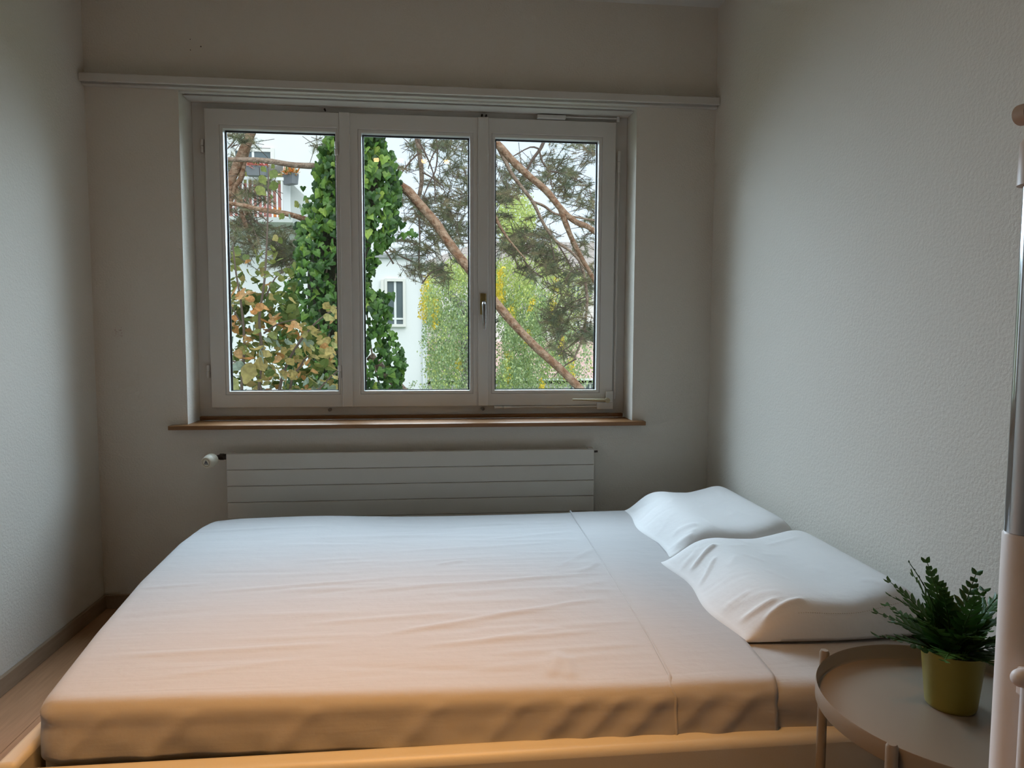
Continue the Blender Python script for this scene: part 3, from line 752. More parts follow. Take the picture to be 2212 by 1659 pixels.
def pbox(mb, x0, y0, x1, y1, Y, dep):
    """box whose front face at distance Y spans the given picture rectangle"""
    a, b = at(x0, y1, Y), at(x1, y0, Y)
    return mb.box(min(a.x, b.x), max(a.x, b.x), Y, Y + dep, min(a.z, b.z), max(a.z, b.z))
GZ = -4.6
gr = tag(MB().box(-60, 60, YO + .2, 90, GZ - .3, GZ).build('ground', mat('lawn', (0.10, 0.17, 0.05), 0.95, var=(1.5, 0.8, (0.16, 0.2, 0.08)))), 'green lawn of the garden far below the window', kind='structure')

YA = 20.0
ha = empty('apartment_house', (at(700, 700, YA).x, YA, GZ), 'tall white apartment house with a planted balcony behind the ivy', 'building')
xl, xr = at(380, 600, YA).x, at(742, 600, YA).x
zr0, zr1 = at(550, 470, YA).z, at(550, 353, YA).z                    # balcony recess
xr0, xr1 = at(470, 400, YA).x, at(612, 400, YA).x
w_ = MB()
w_.box(xl, xr0, YA, YA + 8, GZ, 9); w_.box(xr1, xr, YA, YA + 8, GZ, 9); w_.box(xr0, xr1, YA, YA + 8, GZ, zr0); w_.box(xr0, xr1, YA, YA + 8, zr1, 9)
w_.box(xr0, xr1, YA + 1.6, YA + 8, zr0, zr1)
w_.build('wall', M['facade'], ha)
def house_window(par, x0, y0, x1, y1, Y, fw, bars, proud=.06):
    """frame proud of the wall, panes set back between the bars"""
    a, b = at(x0, y1, Y - proud), at(x1, y0, Y - proud)
    f = MB().ring(a.x, b.x, a.z, b.z, a.x + fw, b.x - fw, a.z + fw, b.z - fw, Y - proud, Y - .002).build('window', M['hframe'], par, origin=(a.x, Y - proud, a.z))
    MB().box(a.x + fw, b.x - fw, Y - .028, Y - .012, a.z + fw, b.z - fw).build('pane', M['far_glass'], f)
    for kind, t, t2 in bars:
        if kind == 'v':
            x = a.x + (b.x - a.x) * t; MB().box(x - t2, x + t2, Y - .05, Y - .029, a.z + fw, b.z - fw).build('bar', M['facade'], f)
        else:
            z = a.z + (b.z - a.z) * t; MB().box(a.x + fw, b.x - fw, Y - .052, Y - .0285, z - t2, z + t2).build('bar', M['facade'], f)
    return f
house_window(ha, 500, 320, 592, 350, YA, .10, [('v', .5, .03)])
pbox(MB(), 495, 350, 596, 354, YA - .12, .119).build('window_ledge', M['facade'], ha)
# balcony
pbox(MB(), 455, 470, 632, 477, YA - 1.2, 1.199).build('balcony_slab', M['concrete'], ha)
pbox(MB(), 612, 368, 626, 470, YA - .5, .499).build('balcony_pillar', M['facade'], ha)
a = [at(626, 392, YA - .45), at(668, 432, YA - .45), at(668, 500, YA - .45), at(626, 500, YA - .45)]
MB().hexa([(p.x, YA - .45, p.z) for p in (a[3], a[2], a[1], a[0])], [(p.x, YA - .002, p.z) for p in (a[3], a[2], a[1], a[0])]).build('stair_parapet', M['concrete'], ha)
pbox(MB(), 485, 398, 612, 470, YA + .9, .05).build('balcony_blind', M['red'], ha)
pbox(MB(), 470, 353, 612, 397, YA + 1.1, .05).build('balcony_screen', M['lime'], ha)
pbox(MB(), 588, 448, 606, 468, YA - .3, .25).build('crate', M['orange'], ha)
for k in range(13):
    x = 482 + k * 10.5
    pbox(MB(), x, 385, x + 1.6, 470, YA - 1.05, .03).build('railing_bar', M['facade'], ha)
pbox(MB(), 470, 383, 612, 386, YA - 1.06, .05).build('handrail', M['facade'], ha)
for p, q in (((484, 300), (512, 326)), ((500, 276), (524, 300)), ((704, 288), (716, 312)), ((716, 276), (730, 304))):
    MB().tube([at(*p, YA - .1), at(*q, YA - .1)], .02, 6).build('roof_brace', M['metal'], ha)

hb = empty('white_house', (at(850, 700, YA).x, YA, GZ), 'lower white house block with one tall narrow window', 'building')
xb0, xb1, zb1 = at(742, 600, YA).x + .002, at(917, 600, YA).x, at(850, 553, YA).z
MB().box(xb0, xb1, YA - .3, YA + 5, GZ, zb1).build('wall', M['facade'], hb)
house_window(hb, 831, 602, 876, 706, YA - .3, .075, [('v', .5, .030), ('h', .17, .025)], .09)
pbox(MB(), 823, 604, 829.5, 704, YA - .38, .07).build('shutter', M['hframe'], hb)
MB().tube([at(914.5, 560, YA - .36), at(915.5, 900, YA - .36)], .035, 8).build('downpipe', M['facade'], hb)
pbox(MB(), 735, 550, 920, 555, YA - .38, .3).build('roof_edge', M['metal'], hb)
for k in range(17):
    x = 790 + k * 7.5
    pbox(MB(), x, 520, x + 2.2, 549.5, YA - .2, .03).build('railing_bar', M['facade'], hb)
for y in (520, 534):
    pbox(MB(), 790, y - 2, 914, y + 1, YA - .24, .035).build('handrail', M['facade'], hb)

YH = 31.0
hc = empty('tiled_house', (at(1100, 700, YH).x, YH, GZ), 'far pale house with tiled roofs and a small dormer behind the birch', 'building')
x0, x1 = at(880, 600, YH).x, at(1420, 600, YH).x
ze, zt = at(1200, 590, YH).z, at(1290, 524, YH + 4).z
MB().box(x0, x1, YH, YH + 8, GZ, ze).build('wall', M['facade2'], hc)
MB().hexa([(x0 - .3, YH - .4, ze), (x1, YH - .4, ze), (x1, YH + 8.4, ze), (x0 - .3, YH + 8.4, ze)], [(x0 + 3.5, YH + 4, zt), (x1, YH + 4, zt), (x1, YH + 4.01, zt), (x0 + 3.5, YH + 4.01, zt)]).build('roof', M['tiles2'], hc)
zl0, zl1 = at(1200, 822, YH - 4).z, at(1200, 738, YH).z
MB().hexa([(x0 - .3, YH - 4.3, zl0), (x1, YH - 4.3, zl0), (x1, YH - .002, zl0), (x0 - .3, YH - .002, zl0)], [(x0 - .3, YH - .5, zl1), (x1, YH - .5, zl1), (x1, YH - .002, zl1), (x0 - .3, YH - .002, zl1)]).build('lower_roof', M['tiles'], hc)
MB().box(x0, x1, YH - 4, YH - .003, GZ, zl0 - .12).build('lower_wall', M['facade2'], hc)
pbox(MB(), 900, 818, 1420, 823, YH - 4.4, .25).build('gutter', M['facade'], hc)
for x in (1226, 1262, 1298, 1330): house_window(hc, x, 826, x + 26, 870, YH - 4, .07, [('v', .5, .04)])
for x, y in ((1235, 612), (1262, 612), (1235, 690), (1262, 690), (1200, 612), (1150, 690), (1110, 612)): house_window(hc, x, y, x + 20, y + 38, YH, .07, [('v', .5, .03)])
MB().hexa([(at(966, 700, YH - 1.6).x, YH - 2.2, at(966, 702, YH).z), (at(1000, 700, YH - 1.6).x, YH - 2.2, at(966, 702, YH).z), (at(1000, 700, YH).x, YH - .004, at(966, 702, YH).z), (at(966, 700, YH).x, YH - .004, at(966, 702, YH).z)],
          [(at(968, 668, YH - 1.6).x, YH - 2.2, at(966, 670, YH).z), (at(998, 668, YH - 1.6).x, YH - 2.2, at(966, 670, YH).z), (at(998, 668, YH).x, YH - .004, at(966, 670, YH).z), (at(968, 668, YH).x, YH - .004, at(966, 670, YH).z)]).build('dormer', M['facade'], hc)
house_window(hc, 984, 674, 996, 690, YH - 2.2, .05, []); house_window(hc, 968, 676, 980, 698, YH - 2.2, .05, [])

# planter boxes with flowers on the balcony
def planter(cx, cy, w, h, Y, yaw, cols, label, n):
    c = at(cx, cy + h / 2, Y); s = Y / FPX; w *= s; h *= s; d = .24
    t = empty('planter_box', c, label, 'planter', 'planter boxes on the balcony')
    cy_, sy_ = math.cos(yaw), math.sin(yaw)
    tr = lambda x, y, z: (c.x + x * cy_ - y * sy_, c.y + x * sy_ + y * cy_, c.z + z)
    MB().hexa([tr(-w * .45, -d * .4, 0), tr(w * .45, -d * .4, 0), tr(w * .45, d * .4, 0), tr(-w * .45, d * .4, 0)],
              [tr(-w * .5, -d * .5, h), tr(w * .5, -d * .5, h), tr(w * .5, d * .5, h), tr(-w * .5, d * .5, h)]).build('box', M['planter'], t, bevel=.01)
    r2 = random.Random(int(cx)); V, F, T = [], [], []
    for i in range(n):
        p = Vector(tr(r2.uniform(-.5, .5) * w, r2.uniform(-.5, .5) * d, h)); q = p + Vector((r2.gauss(0, .07), r2.gauss(-.04, .07), abs(r2.gauss(.09, .06)))) + (Vector((0, -.05, -.10)) if r2.random() < .3 else Vector())
        k = len(V); e = Vector((r2.uniform(-1, 1), r2.uniform(-1, 1), r2.uniform(-1, 1))).normalized() * .020
        V += [tuple(p), tuple(p.lerp(q, .6) + e), tuple(q), tuple(p.lerp(q, .6) - e)]; F.append((k, k + 1, k + 2, k + 3)); col = r2.choice(cols); T += [(*col, 1)] * 4
    f = raw_mesh('flowers', V, F, M['vleaf'], t, tint=T); f['kind'] = 'stuff'
M['vleaf'] = vcol_mat('tinted_leaf', .6, .3)
RED, PINK, ORG, TAN, GRN = (.62, .09, .08), (.75, .28, .26), (.72, .26, .07), (.70, .48, .28), (.12, .22, .05)
planter(556, 371, 42, 20, YA - 1.35, 0, [RED, PINK, PINK, RED, TAN, GRN], 'grey planter box with red flowers on the balcony railing', 260)
planter(628, 388, 30, 22, YA - .75, R(-38), [ORG, TAN, TAN, ORG, GRN], 'grey planter box with orange flowers at the stair parapet', 260)

# ------------------------------------------------------------------ outside: trees
def bark(name, c1, c2):
    return mat(name, c1, 0.9, bump=(34, 1.0, 0.03), var=(22, 0.30, c2))
M['pine_bark'] = bark('pine_bark', (0.165, 0.078, 0.038), (0.30, 0.205, 0.135))
M['pine_bark2'] = bark('grey_pine_bark', (0.17, 0.11, 0.075), (0.28, 0.215, 0.16))
M['birch_bark'] = bark('birch_bark', (0.62, 0.60, 0.56), (0.10, 0.09, 0.08))
M['twig'] = mat('twig_bark', (0.12, 0.085, 0.065), 0.9)
M['ivy_core'] = mat('ivy_core_shade', (0.035, 0.045, 0.02), 0.95, bump=(25, 1, .05), var=(12, .5, (.06, .05, .03)))  # dark colour stands in for the shaded inside of the ivy
def limb(name, pts, w0, w1, Y0, Y1, material, parent, jit=0.0, seg=10, sub=4):
    """round branch through picture points; w in picture pixels, Y distance"""
    P = []; n = len(pts)
    q = [at(x, y, Y0 + (Y1 - Y0) * i / (n - 1)) for i, (x, y) in enumerate(pts)]
    for i in range(n - 1):                       # smooth curve through the points
        p0, p1, p2, p3 = q[max(i - 1, 0)], q[i], q[i + 1], q[min(i + 2, n - 1)]
        for k in range(sub):
            t = k / sub
            P.append(.5 * ((2 * p1) + (p2 - p0) * t + (2 * p0 - 5 * p1 + 4 * p2 - p3) * t * t + (3 * p1 - p0 - 3 * p2 + p3) * t ** 3))
    P.append(q[-1]); m_ = len(P); rr = []
    for i in range(m_):
        t = i / (m_ - 1); Y = Y0 + (Y1 - Y0) * t
        rr.append((w0 + (w1 - w0) * t) / 2 * Y / FPX * (1 + random.uniform(-jit, jit)))
    return MB().tube(P, rr, seg).build(name, material, parent, smooth=True)
YP = 6.6
tp = empty('ivy_clad_pine', (at(735, 700, YP).x, YP, GZ), 'reddish pine whose bare limbs leave the ivy-covered trunk', 'tree')
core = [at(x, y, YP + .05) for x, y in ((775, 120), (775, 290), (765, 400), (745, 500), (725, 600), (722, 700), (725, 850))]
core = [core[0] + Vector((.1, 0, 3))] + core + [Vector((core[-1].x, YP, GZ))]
MB().tube(core, [.10, .20, .24, .26, .26, .25, .24, .24, .30], 14).build('trunk', M['ivy_core'], tp, smooth=True)  # trunk kept wide to block light behind the leaves
BR = [([(845, 392), (880, 412), (905, 440), (940, 480), (970, 525), (1000, 565), (1040, 615), (1072, 655), (1110, 700), (1160, 752), (1210, 797), (1255, 842), (1300, 890)], 21, 17, YP, 5.8, 'pine_bark'),
      ([(960, 235), (1010, 265), (1040, 285), (1075, 312), (1105, 345), (1140, 378), (1180, 412), (1215, 455), (1245, 480), (1270, 490), (1300, 512), (1340, 540)], 19, 11, 7.0, 6.6, 'pine_bark'),
      ([(1210, 450), (1225, 490), (1235, 515), (1255, 555), (1275, 590), (1295, 630), (1310, 680)], 13, 8, 6.72, 6.9, 'pine_bark'),
      ([(1050, 270), (1085, 335), (1105, 375), (1135, 415), (1153, 440), (1175, 485), (1200, 520), (1235, 545), (1265, 580), (1300, 615)], 10, 5, 7.3, 7.3, 'pine_bark2'),
      ([(1152, 436), (1175, 445), (1195, 460), (1215, 465), (1250, 470), (1300, 480)], 6, 4, 7.3, 7.5, 'pine_bark2'),
      ([(470, 343), (520, 345), (560, 346), (600, 351), (640, 357), (720, 360)], 9, 13, 6.3, 6.6, 'pine_bark2'),
      ([(470, 436), (520, 443), (560, 452), (620, 462), (660, 474), (720, 494)], 8, 13, 6.3, 6.6, 'pine_bark'),
      ([(800, 770), (840, 815), (870, 842), (900, 880)], 20, 17, 6.7, 6.5, 'pine_bark2'),
      ([(893, 262), (902, 305), (908, 345), (911, 390), (905, 425)], 13, 8, 8.0, 8.0, 'pine_bark2'),
      ([(1190, 270), (1172, 312), (1165, 325), (1150, 345), (1138, 368)], 9, 5, 8.0, 8.0, 'twig'),
      ([(1062, 450), (1075, 480), (1090, 505), (1105, 525), (1135, 560)], 9, 3, 7.2, 7.2, 'pine_bark'),
      ([(1235, 520), (1258, 580), (1268, 640), (1265, 690), (1258, 730), (1240, 775)], 8, 4, 7.6, 7.6, 'pine_bark2')]
for pts, w0, w1, Y0, Y1, mn in BR: limb('branch', pts, w0, w1, Y0, Y1, M[mn], tp, .06)
TW = [[(905, 330), (885, 350), (865, 378)], [(940, 275), (945, 330), (940, 370), (925, 400), (910, 440), (905, 470)], [(902, 300), (925, 345), (938, 385), (940, 440)],
      [(905, 465), (907, 520), (905, 570), (914, 612)], [(1165, 325), (1172, 350), (1185, 370), (1192, 405)], [(1165, 322), (1145, 318), (1108, 338)],
      [(1175, 485), (1185, 510), (1195, 545), (1200, 590)], [(912, 372), (935, 385), (960, 405)], [(960, 300), (935, 335), (925, 365)], [(1130, 560), (1150, 585), (1175, 600)],
      [(1265, 580), (1235, 585), (1220, 610)], [(1268, 640), (1245, 650), (1225, 665)], [(1258, 730), (1235, 745), (1205, 765)], [(1200, 520), (1225, 560), (1245, 600)], [(1185, 370), (1215, 375), (1260, 395)],
      [(912, 612), (930, 590), (955, 580)], [(905, 570), (880, 560), (850, 545), (815, 520)], [(850, 570), (835, 545), (822, 535)], [(1105, 525), (1110, 550), (1120, 580)], [(1245, 775), (1220, 790), (1195, 815)]]
for pts in TW: limb('twig', pts, 4.2, 2.2, 7.8, 7.8, M['twig'], tp, .1, 6, 3)

tq = empty('pine_tree', (at(490, 700, 7.4).x - .6, 7.4, GZ), 'second reddish pine with forked limbs at the left window edge', 'tree')
MB().tube([Vector((at(470, 700, 7.4).x - .6, 7.4, GZ)), at(440, 800, 7.4), at(470, 500, 7.3)], [.2, .16, .06], 12).build('trunk', M['pine_bark2'], tq, smooth=True)
for pts, w0, w1 in (([(556, 240), (548, 268), (532, 312), (512, 358), (497, 395), (488, 440), (470, 500)], 21, 17), ([(534, 322), (527, 350), (520, 385), (506, 405), (497, 440), (484, 490)], 12, 9),
                    ([(497, 388), (512, 415), (522, 440), (535, 462)], 13, 9), ([(520, 455), (532, 490), (540, 520), (552, 548)], 9, 6), ([(512, 400), (495, 405), (480, 425)], 6, 5)):
    limb('branch', pts, w0, w1, 7.4, 7.3, M['pine_bark'], tq, .08)
for pts in ([(525, 470), (560, 500), (595, 525)], [(535, 462), (575, 500), (600, 540)], [(520, 270), (505, 305), (487, 325)], [(545, 500), (580, 520), (630, 560)], [(510, 420), (545, 450), (580, 480)]):
    limb('twig', pts, 4.5, 2.2, 7.5, 7.4, M['twig'], tq, .1, 6, 3)

M['needle'] = vcol_mat('pine_needles', .6, .15)
def needles(name, parent, spots, Y0, Y1, seed, ln=.052, wd_=.0026):
    """tufts of needles on short twigs inside the given picture ellipses (cx,cy,rx,ry,count)"""
    r2 = np.random.default_rng(seed); V, F, T = [], [], []
    pal = np.array((1.4, 1.3, 1.1)) * np.array([(.085, .105, .062), (.12, .14, .085), (.15, .155, .095), (.17, .15, .10), (.10, .13, .10), (.065, .075, .05)])
    for cx, cy, rx, ry, cnt in spots:
        for k in range(int(cnt * 1.35)):
            if k % 8 == 0:
                r = math.sqrt(r2.random()); an = r2.random() * 6.283; ux, uy, uY = cx + rx * r * math.cos(an), cy + ry * r * math.sin(an), r2.uniform(Y0, Y1)
            c = np.array(at(ux + r2.normal(0, 11), uy + r2.normal(0, 6), uY + r2.normal(0, .12)))
            ax = r2.normal(size=3) * (1, .7, .6); ax /= np.linalg.norm(ax)
            tint = pal[r2.integers(len(pal))]; m_ = int(r2.integers(34, 48)); tl = r2.uniform(.06, .15)
            for j in range(m_):
                b = c + ax * tl * (j / m_ - .5)
                d = ax * .75 + r2.normal(size=3) * .55; d /= np.linalg.norm(d)
                s = np.cross(d, (0.0, 1.0, 0.0)); s /= np.linalg.norm(s) + 1e-6; s *= wd_ / 2
                e = b + d * ln * r2.uniform(.7, 1.15); q = len(V)
                V += [b - s, b + s, e + s * .4, e - s * .4]; F.append((q, q + 1, q + 2, q + 3)); t = tint * r2.uniform(.75, 1.3); T += [(*t, 1)] * 4
            q = len(V); s = np.cross(ax, (0.0, 1.0, 0.0)); s /= np.linalg.norm(s) + 1e-6; s *= .003
            a, b = c - ax * (tl * .5 + .10), c + ax * tl * .5
            V += [a - s, a + s, b + s, b - s]; F.append((q, q + 1, q + 2, q + 3)); T += [(.11, .08, .06, 1)] * 4
    o = raw_mesh(name, [tuple(v) for v in V], F, M['needle'], parent, tint=T); o['kind'] = 'stuff'; return o
needles('needles', tp, [(930, 315, 95, 30, 50), (980, 350, 40, 60, 60), (895, 360, 45, 45, 22), (930, 445, 72, 34, 115), (985, 430, 35, 60, 60), (875, 470, 38, 30, 22), (925, 520, 75, 32, 60), (870, 535, 40, 20, 26),
        (985, 515, 30, 45, 40), (890, 575, 45, 18, 22), (935, 595, 35, 18, 46), (1010, 400, 30, 110, 60),
        (1110, 400, 45, 40, 55), (1150, 355, 50, 40, 30), (1190, 400, 55, 42, 85), (1245, 340, 50, 40, 52), (1275, 315, 20, 30, 22), (1265, 420, 32, 40, 40), (1130, 520, 68, 32, 150), (1175, 560, 60, 28, 85),
        (1195, 600, 60, 30, 60), (1250, 530, 40, 30, 24), (1255, 620, 36, 45, 70), (1230, 685, 52, 42, 130), (1262, 735, 30, 30, 50), (1205, 745, 40, 28, 26), (1092, 420, 25, 40, 30), (1095, 360, 25, 30, 22), (1270, 470, 25, 25, 20), (1180, 470, 40, 20, 8), (1120, 470, 40, 18, 14),
        (1050, 430, 25, 130, 60), (1330, 560, 40, 200, 90)], 7.3, 9.2, 11)
needles('needles', tq, [(503, 300, 20, 22, 14), (540, 320, 18, 28, 12), (510, 350, 25, 26, 14), (498, 420, 18, 40, 22), (548, 425, 40, 42, 60), (525, 500, 42, 34, 70), (585, 540, 58, 30, 80), (625, 562, 38, 26, 46), (686, 330, 10, 22, 9), (500, 560, 22, 28, 30), (600, 500, 30, 25, 22), (440, 450, 40, 150, 60)], 7.0, 8.2, 12)

# birch with hanging strands
tbh = empty('birch_tree', (at(960, 700, 13).x, 13, GZ), 'weeping birch with green and yellow leaves in front of the tiled house', 'tree')
limb('trunk', [(1010, 1250), (1012, 900), (1008, 760), (1003, 672), (975, 640), (958, 600), (948, 560), (940, 520)], 34, 8, 13.5, 13.5, M['birch_bark'], tbh, .05)
limb('branch', [(1003, 672), (1030, 650), (1060, 600), (1080, 540), (1100, 480), (1115, 430)], 14, 5, 13.5, 13.5, M['birch_bark'], tbh, .05)
limb('branch', [(1008, 760), (1060, 700), (1110, 680), (1170, 640), (1220, 600)], 12, 4, 13.5, 13.2, M['birch_bark'], tbh, .05)
r2 = np.random.default_rng(5); V, F, T = [], [], []
GR = 1.3 * np.array([(.25, .33, .14), (.32, .39, .19), (.20, .28, .13), (.40, .46, .25), (.27, .36, .22)]); YL = 1.2 * np.array([(.66, .48, .05), (.72, .54, .07), (.60, .48, .09)]); YG = 1.25 * np.array([(.40, .46, .14), (.46, .50, .18), (.34, .42, .14)])
def strand(x, y, L, pal, spread=5, dens=.72):
    Y = r2.uniform(11.6, 14.5); drift = r2.normal(0, .12)
    for k in range(int(L * dens)):
        t = r2.random() * L
        c = np.array(at(x + drift * t + r2.normal(0, spread), y + t, Y + r2.normal(0, .12)))
        d = np.array((r2.normal(0, .5), r2.normal(0, .5), -1.0)); d /= np.linalg.norm(d)
        s = np.cross(d, r2.normal(size=3)); s /= np.linalg.norm(s); h = r2.uniform(.018, .030)
        q = len(V); V.extend([c, c + d * h * .8 + s * h * .55, c + d * h * 1.8, c + d * h * .8 - s * h * .55]); F.append((q, q + 1, q + 2, q + 3))
        col = pal[r2.integers(len(pal))] * r2.uniform(.8, 1.25); T.extend([(*col, 1)] * 4)
for cx, cy, rx, ry, n, pal in ((966, 640, 50, 55, 70, GR), (966, 720, 50, 60, 110, GR), (966, 790, 45, 40, 95, GR), (935, 640, 16, 60, 22, YG), (990, 590, 25, 30, 40, YG), (1115, 470, 42, 45, 110, YG), (1110, 600, 45, 45, 80, YG), (1130, 660, 55, 60, 130, GR), (1120, 740, 50, 60, 120, GR),
                              (1115, 810, 45, 28, 90, GR), (1190, 700, 50, 70, 90, GR), (1190, 790, 50, 40, 60, GR), (1230, 640, 45, 60, 40, YG), (1250, 760, 35, 60, 28, GR), (1180, 570, 50, 30, 40, YG), (1040, 600, 22, 200, 120, GR), (1330, 700, 40, 120, 40, GR), (1010, 880, 200, 60, 180, GR)):
    for k in range(int(n * 1.35)):
        r = math.sqrt(r2.random()); an = r2.random() * 6.283
        strand(cx + rx * r * math.cos(an), cy + ry * r * math.sin(an) - 18, r2.uniform(24, 60), pal if r2.random() > .12 else YG)
for x, y, L, n in ((1082, 580, 70, 5), (1108, 655, 40, 4), (1195, 640, 55, 3), (1098, 760, 60, 5), (1150, 640, 30, 2), (925, 600, 90, 4), (940, 650, 60, 3), (1215, 720, 40, 3), (1200, 600, 30, 2), (1140, 715, 30, 2), (1170, 820, 25, 3), (990, 770, 25, 2), (1235, 780, 40, 2), (1075, 600, 60, 3)):
    for k in range(n * 3): strand(x + r2.normal(0, 3), y + r2.normal(0, 6), L, YL if r2.random() > .15 else YG, 2.6, .9)
raw_mesh('leaves', [tuple(v) for v in V], F, M['vleaf'], tbh, tint=T)['kind'] = 'stuff'

# ivy on the trunk, one leaf after the other
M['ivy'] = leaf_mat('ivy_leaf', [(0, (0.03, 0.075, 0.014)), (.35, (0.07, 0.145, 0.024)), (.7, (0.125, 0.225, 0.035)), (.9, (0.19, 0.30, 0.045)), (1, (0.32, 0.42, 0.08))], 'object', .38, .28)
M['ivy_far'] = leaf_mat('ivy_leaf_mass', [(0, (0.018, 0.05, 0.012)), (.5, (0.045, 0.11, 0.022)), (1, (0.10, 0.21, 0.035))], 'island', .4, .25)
half = [(.05, .34), (.20, .46), (.38, .40), (.50, .22), (.38, .06), (.34, -.12), (.16, -.34)]
ivv = [(0, -.05, .0), (0, .02, .26)] + [(x, .07 * x * 2 + .03, z) for x, z in half] + [(0, .10, -.62)] + [(-x, .07 * x * 2 + .03, z) for x, z in reversed(half)]
ivf = [(0, i, i + 1) for i in range(1, len(ivv) - 1)] + [(0, len(ivv) - 1, 1)]
ivy_me = bpy.data.meshes.new('ivy_leaf'); ivy_me.from_pydata(ivv, [], ivf); ivy_me.update(); ivy_me.materials.append(M['ivy'])
ivy = empty('ivy', (at(735, 700, YP).x, YP - .1, GZ), 'dense green ivy climbing the pine trunk outside the window', 'ivy')
lft = ([280, 300, 330, 370, 400, 440, 480, 520, 560, 600, 640, 680, 720, 760, 850], [712, 704, 694, 684, 680, 682, 664, 640, 636, 626, 608, 600, 600, 606, 620])
rgt = ([280, 310, 340, 370, 400, 440, 480, 520, 555, 590, 615, 640, 680, 720, 750, 790, 820, 850], [828, 835, 850, 858, 862, 864, 858, 848, 826, 806, 798, 832, 846, 852, 862, 878, 872, 868])
leaves = []
r3 = random.Random(21)
def ivy_at(px, py, Y, size):
    return (at(px, py, Y), (r3.gauss(-.15, .45), r3.gauss(0, .55), r3.gauss(0, .55)), size)
n_ = 0
while n_ < 2300:
    y = r3.uniform(235, 850); a, b = np.interp(y, *lft), np.interp(y, *rgt)
    x = a + (b - a) * (r3.random() if r3.random() < .8 else r3.choice((r3.uniform(0, .15), r3.uniform(.85, 1))))
    t = (x - a) / (b - a) * 2 - 1
    Y = YP - .16 - .26 * math.sqrt(max(0, 1 - t * t)) + r3.uniform(-.05, .14)
    leaves.append(ivy_at(x, y, Y, r3.uniform(.045, .088) * (1.1 if y < 520 else .95))); n_ += 1
for cx, cy, n in ((835, 645, 10), (826, 665, 8), (805, 655, 8), (660, 450, 5), (672, 420, 4), (650, 490, 6), (875, 500, 4), (885, 505, 3), (868, 790, 8), (872, 770, 4)):
    for k in range(n): leaves.append(ivy_at(cx + r3.gauss(0, 9), cy + r3.gauss(0, 9), YP - .15 + r3.uniform(-.1, .1), r3.uniform(.055, .09)))
def seen(l):
    d = l[0] - EYE; z = d.dot(_fwd); px = W / 2 + FPX * d.dot(_rt) / z; py = H / 2 - FPX * d.dot(_up) / z
    return (484 < px < 732 or 783 < px < 1014) and 280 < py < 842
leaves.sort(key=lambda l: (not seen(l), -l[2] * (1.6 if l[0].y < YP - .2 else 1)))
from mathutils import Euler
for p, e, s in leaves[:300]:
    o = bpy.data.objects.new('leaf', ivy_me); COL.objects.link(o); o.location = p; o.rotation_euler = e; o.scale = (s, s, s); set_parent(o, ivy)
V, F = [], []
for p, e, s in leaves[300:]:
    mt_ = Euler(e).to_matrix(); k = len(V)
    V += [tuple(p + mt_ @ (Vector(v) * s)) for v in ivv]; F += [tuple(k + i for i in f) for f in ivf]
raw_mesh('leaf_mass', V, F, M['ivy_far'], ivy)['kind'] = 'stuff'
for k in range(9):
    x = 700 + k * 18; limb('stem', [(x, 850), (x - 6 + r3.uniform(-8, 8), 740), (x + r3.uniform(-12, 12), 640), (x + 20, 520), (x + 20 + r3.uniform(-8, 8), 400), (x + 16, 290)] if k < 5 else [(x, 850), (x - 20, 780), (x - 30, 700), (x - 40, 640)], 4, 3, YP - .22, YP - .2, M['pine_bark2'], ivy, .1, 6, 3)

# autumn shrub below, big round leaves on thin stems
YS2 = 4.7
shb = empty('autumn_shrub', (at(600, 800, YS2).x, YS2, GZ), 'shrub with large olive, yellow and orange autumn leaves close to the window', 'shrub')
for pts, w0, w1 in (([(570, 1300), (574, 900), (560, 840), (566, 760), (560, 690), (572, 600), (578, 480), (580, 365)], 9, 2.5), ([(540, 1300), (530, 900), (522, 840), (528, 740), (520, 650), (510, 590), (503, 530)], 8, 3), ([(590, 1300), (600, 900), (615, 800), (650, 735), (690, 690), (728, 665)], 8, 3),
                    ([(600, 1300), (620, 880), (650, 790), (665, 770)], 7, 3), ([(640, 1300), (660, 900), (690, 840), (730, 800)], 7, 3), ([(575, 640), (595, 600), (630, 575)], 4, 2), ([(522, 700), (505, 670), (490, 650)], 4, 2), ([(570, 720), (600, 700), (640, 690)], 4, 2), ([(560, 1300), (570, 900), (545, 800), (500, 780)], 6, 3)):
    limb('stem', pts, w0, w1, YS2 + .1, YS2, M['twig'], shb, .05, 7, 3)
def shrub_leaf_mesh(name, material, curl, seed):
    """ovate, toothed, folded along the midrib, with a drawn-out tip"""
    r5 = random.Random(seed); v = []; f = []
    ts = [0, .12, .26, .42, .58, .74, .88, 1]; wd2 = [0, .22, .33, .36, .31, .21, .09, 0]
    bend = r5.uniform(-.5, .5); ph = r5.uniform(0, 6)
    for i, (t, w) in enumerate(zip(ts, wd2)):
        z = .5 - t; y = curl * .45 * (t - .4) ** 2
        for k in (-1, -.5, 0, .5, 1):
            ww = w * (1 + .14 * r5.uniform(-1, 1)) if abs(k) == 1 else w
            x = ww * k + bend * .12 * t * t
            v.append((x, y + curl * .32 * (abs(k) * w) ** 1.3 * (1.5 if k > 0 else .8) + .05 * curl * math.sin(7 * t + 3 * k + ph) * abs(k), z + (.03 * ((i % 2) * 2 - 1) if abs(k) == 1 else 0)))
    n = 5
    for i in range(len(ts) - 1):
        for k in range(4): f.append((i * n + k, i * n + k + 1, (i + 1) * n + k + 1, (i + 1) * n + k))
    me = bpy.data.meshes.new(name); me.from_pydata(v, [], f); me.update(); me.materials.append(material)
    me.polygons.foreach_set('use_smooth', [True] * len(f)); return me
M['l_olive'] = leaf_mat('olive_leaf', [(0, (.11, .15, .035)), (.5, (.17, .20, .05)), (1, (.26, .26, .07))], 'object', .45, .4)
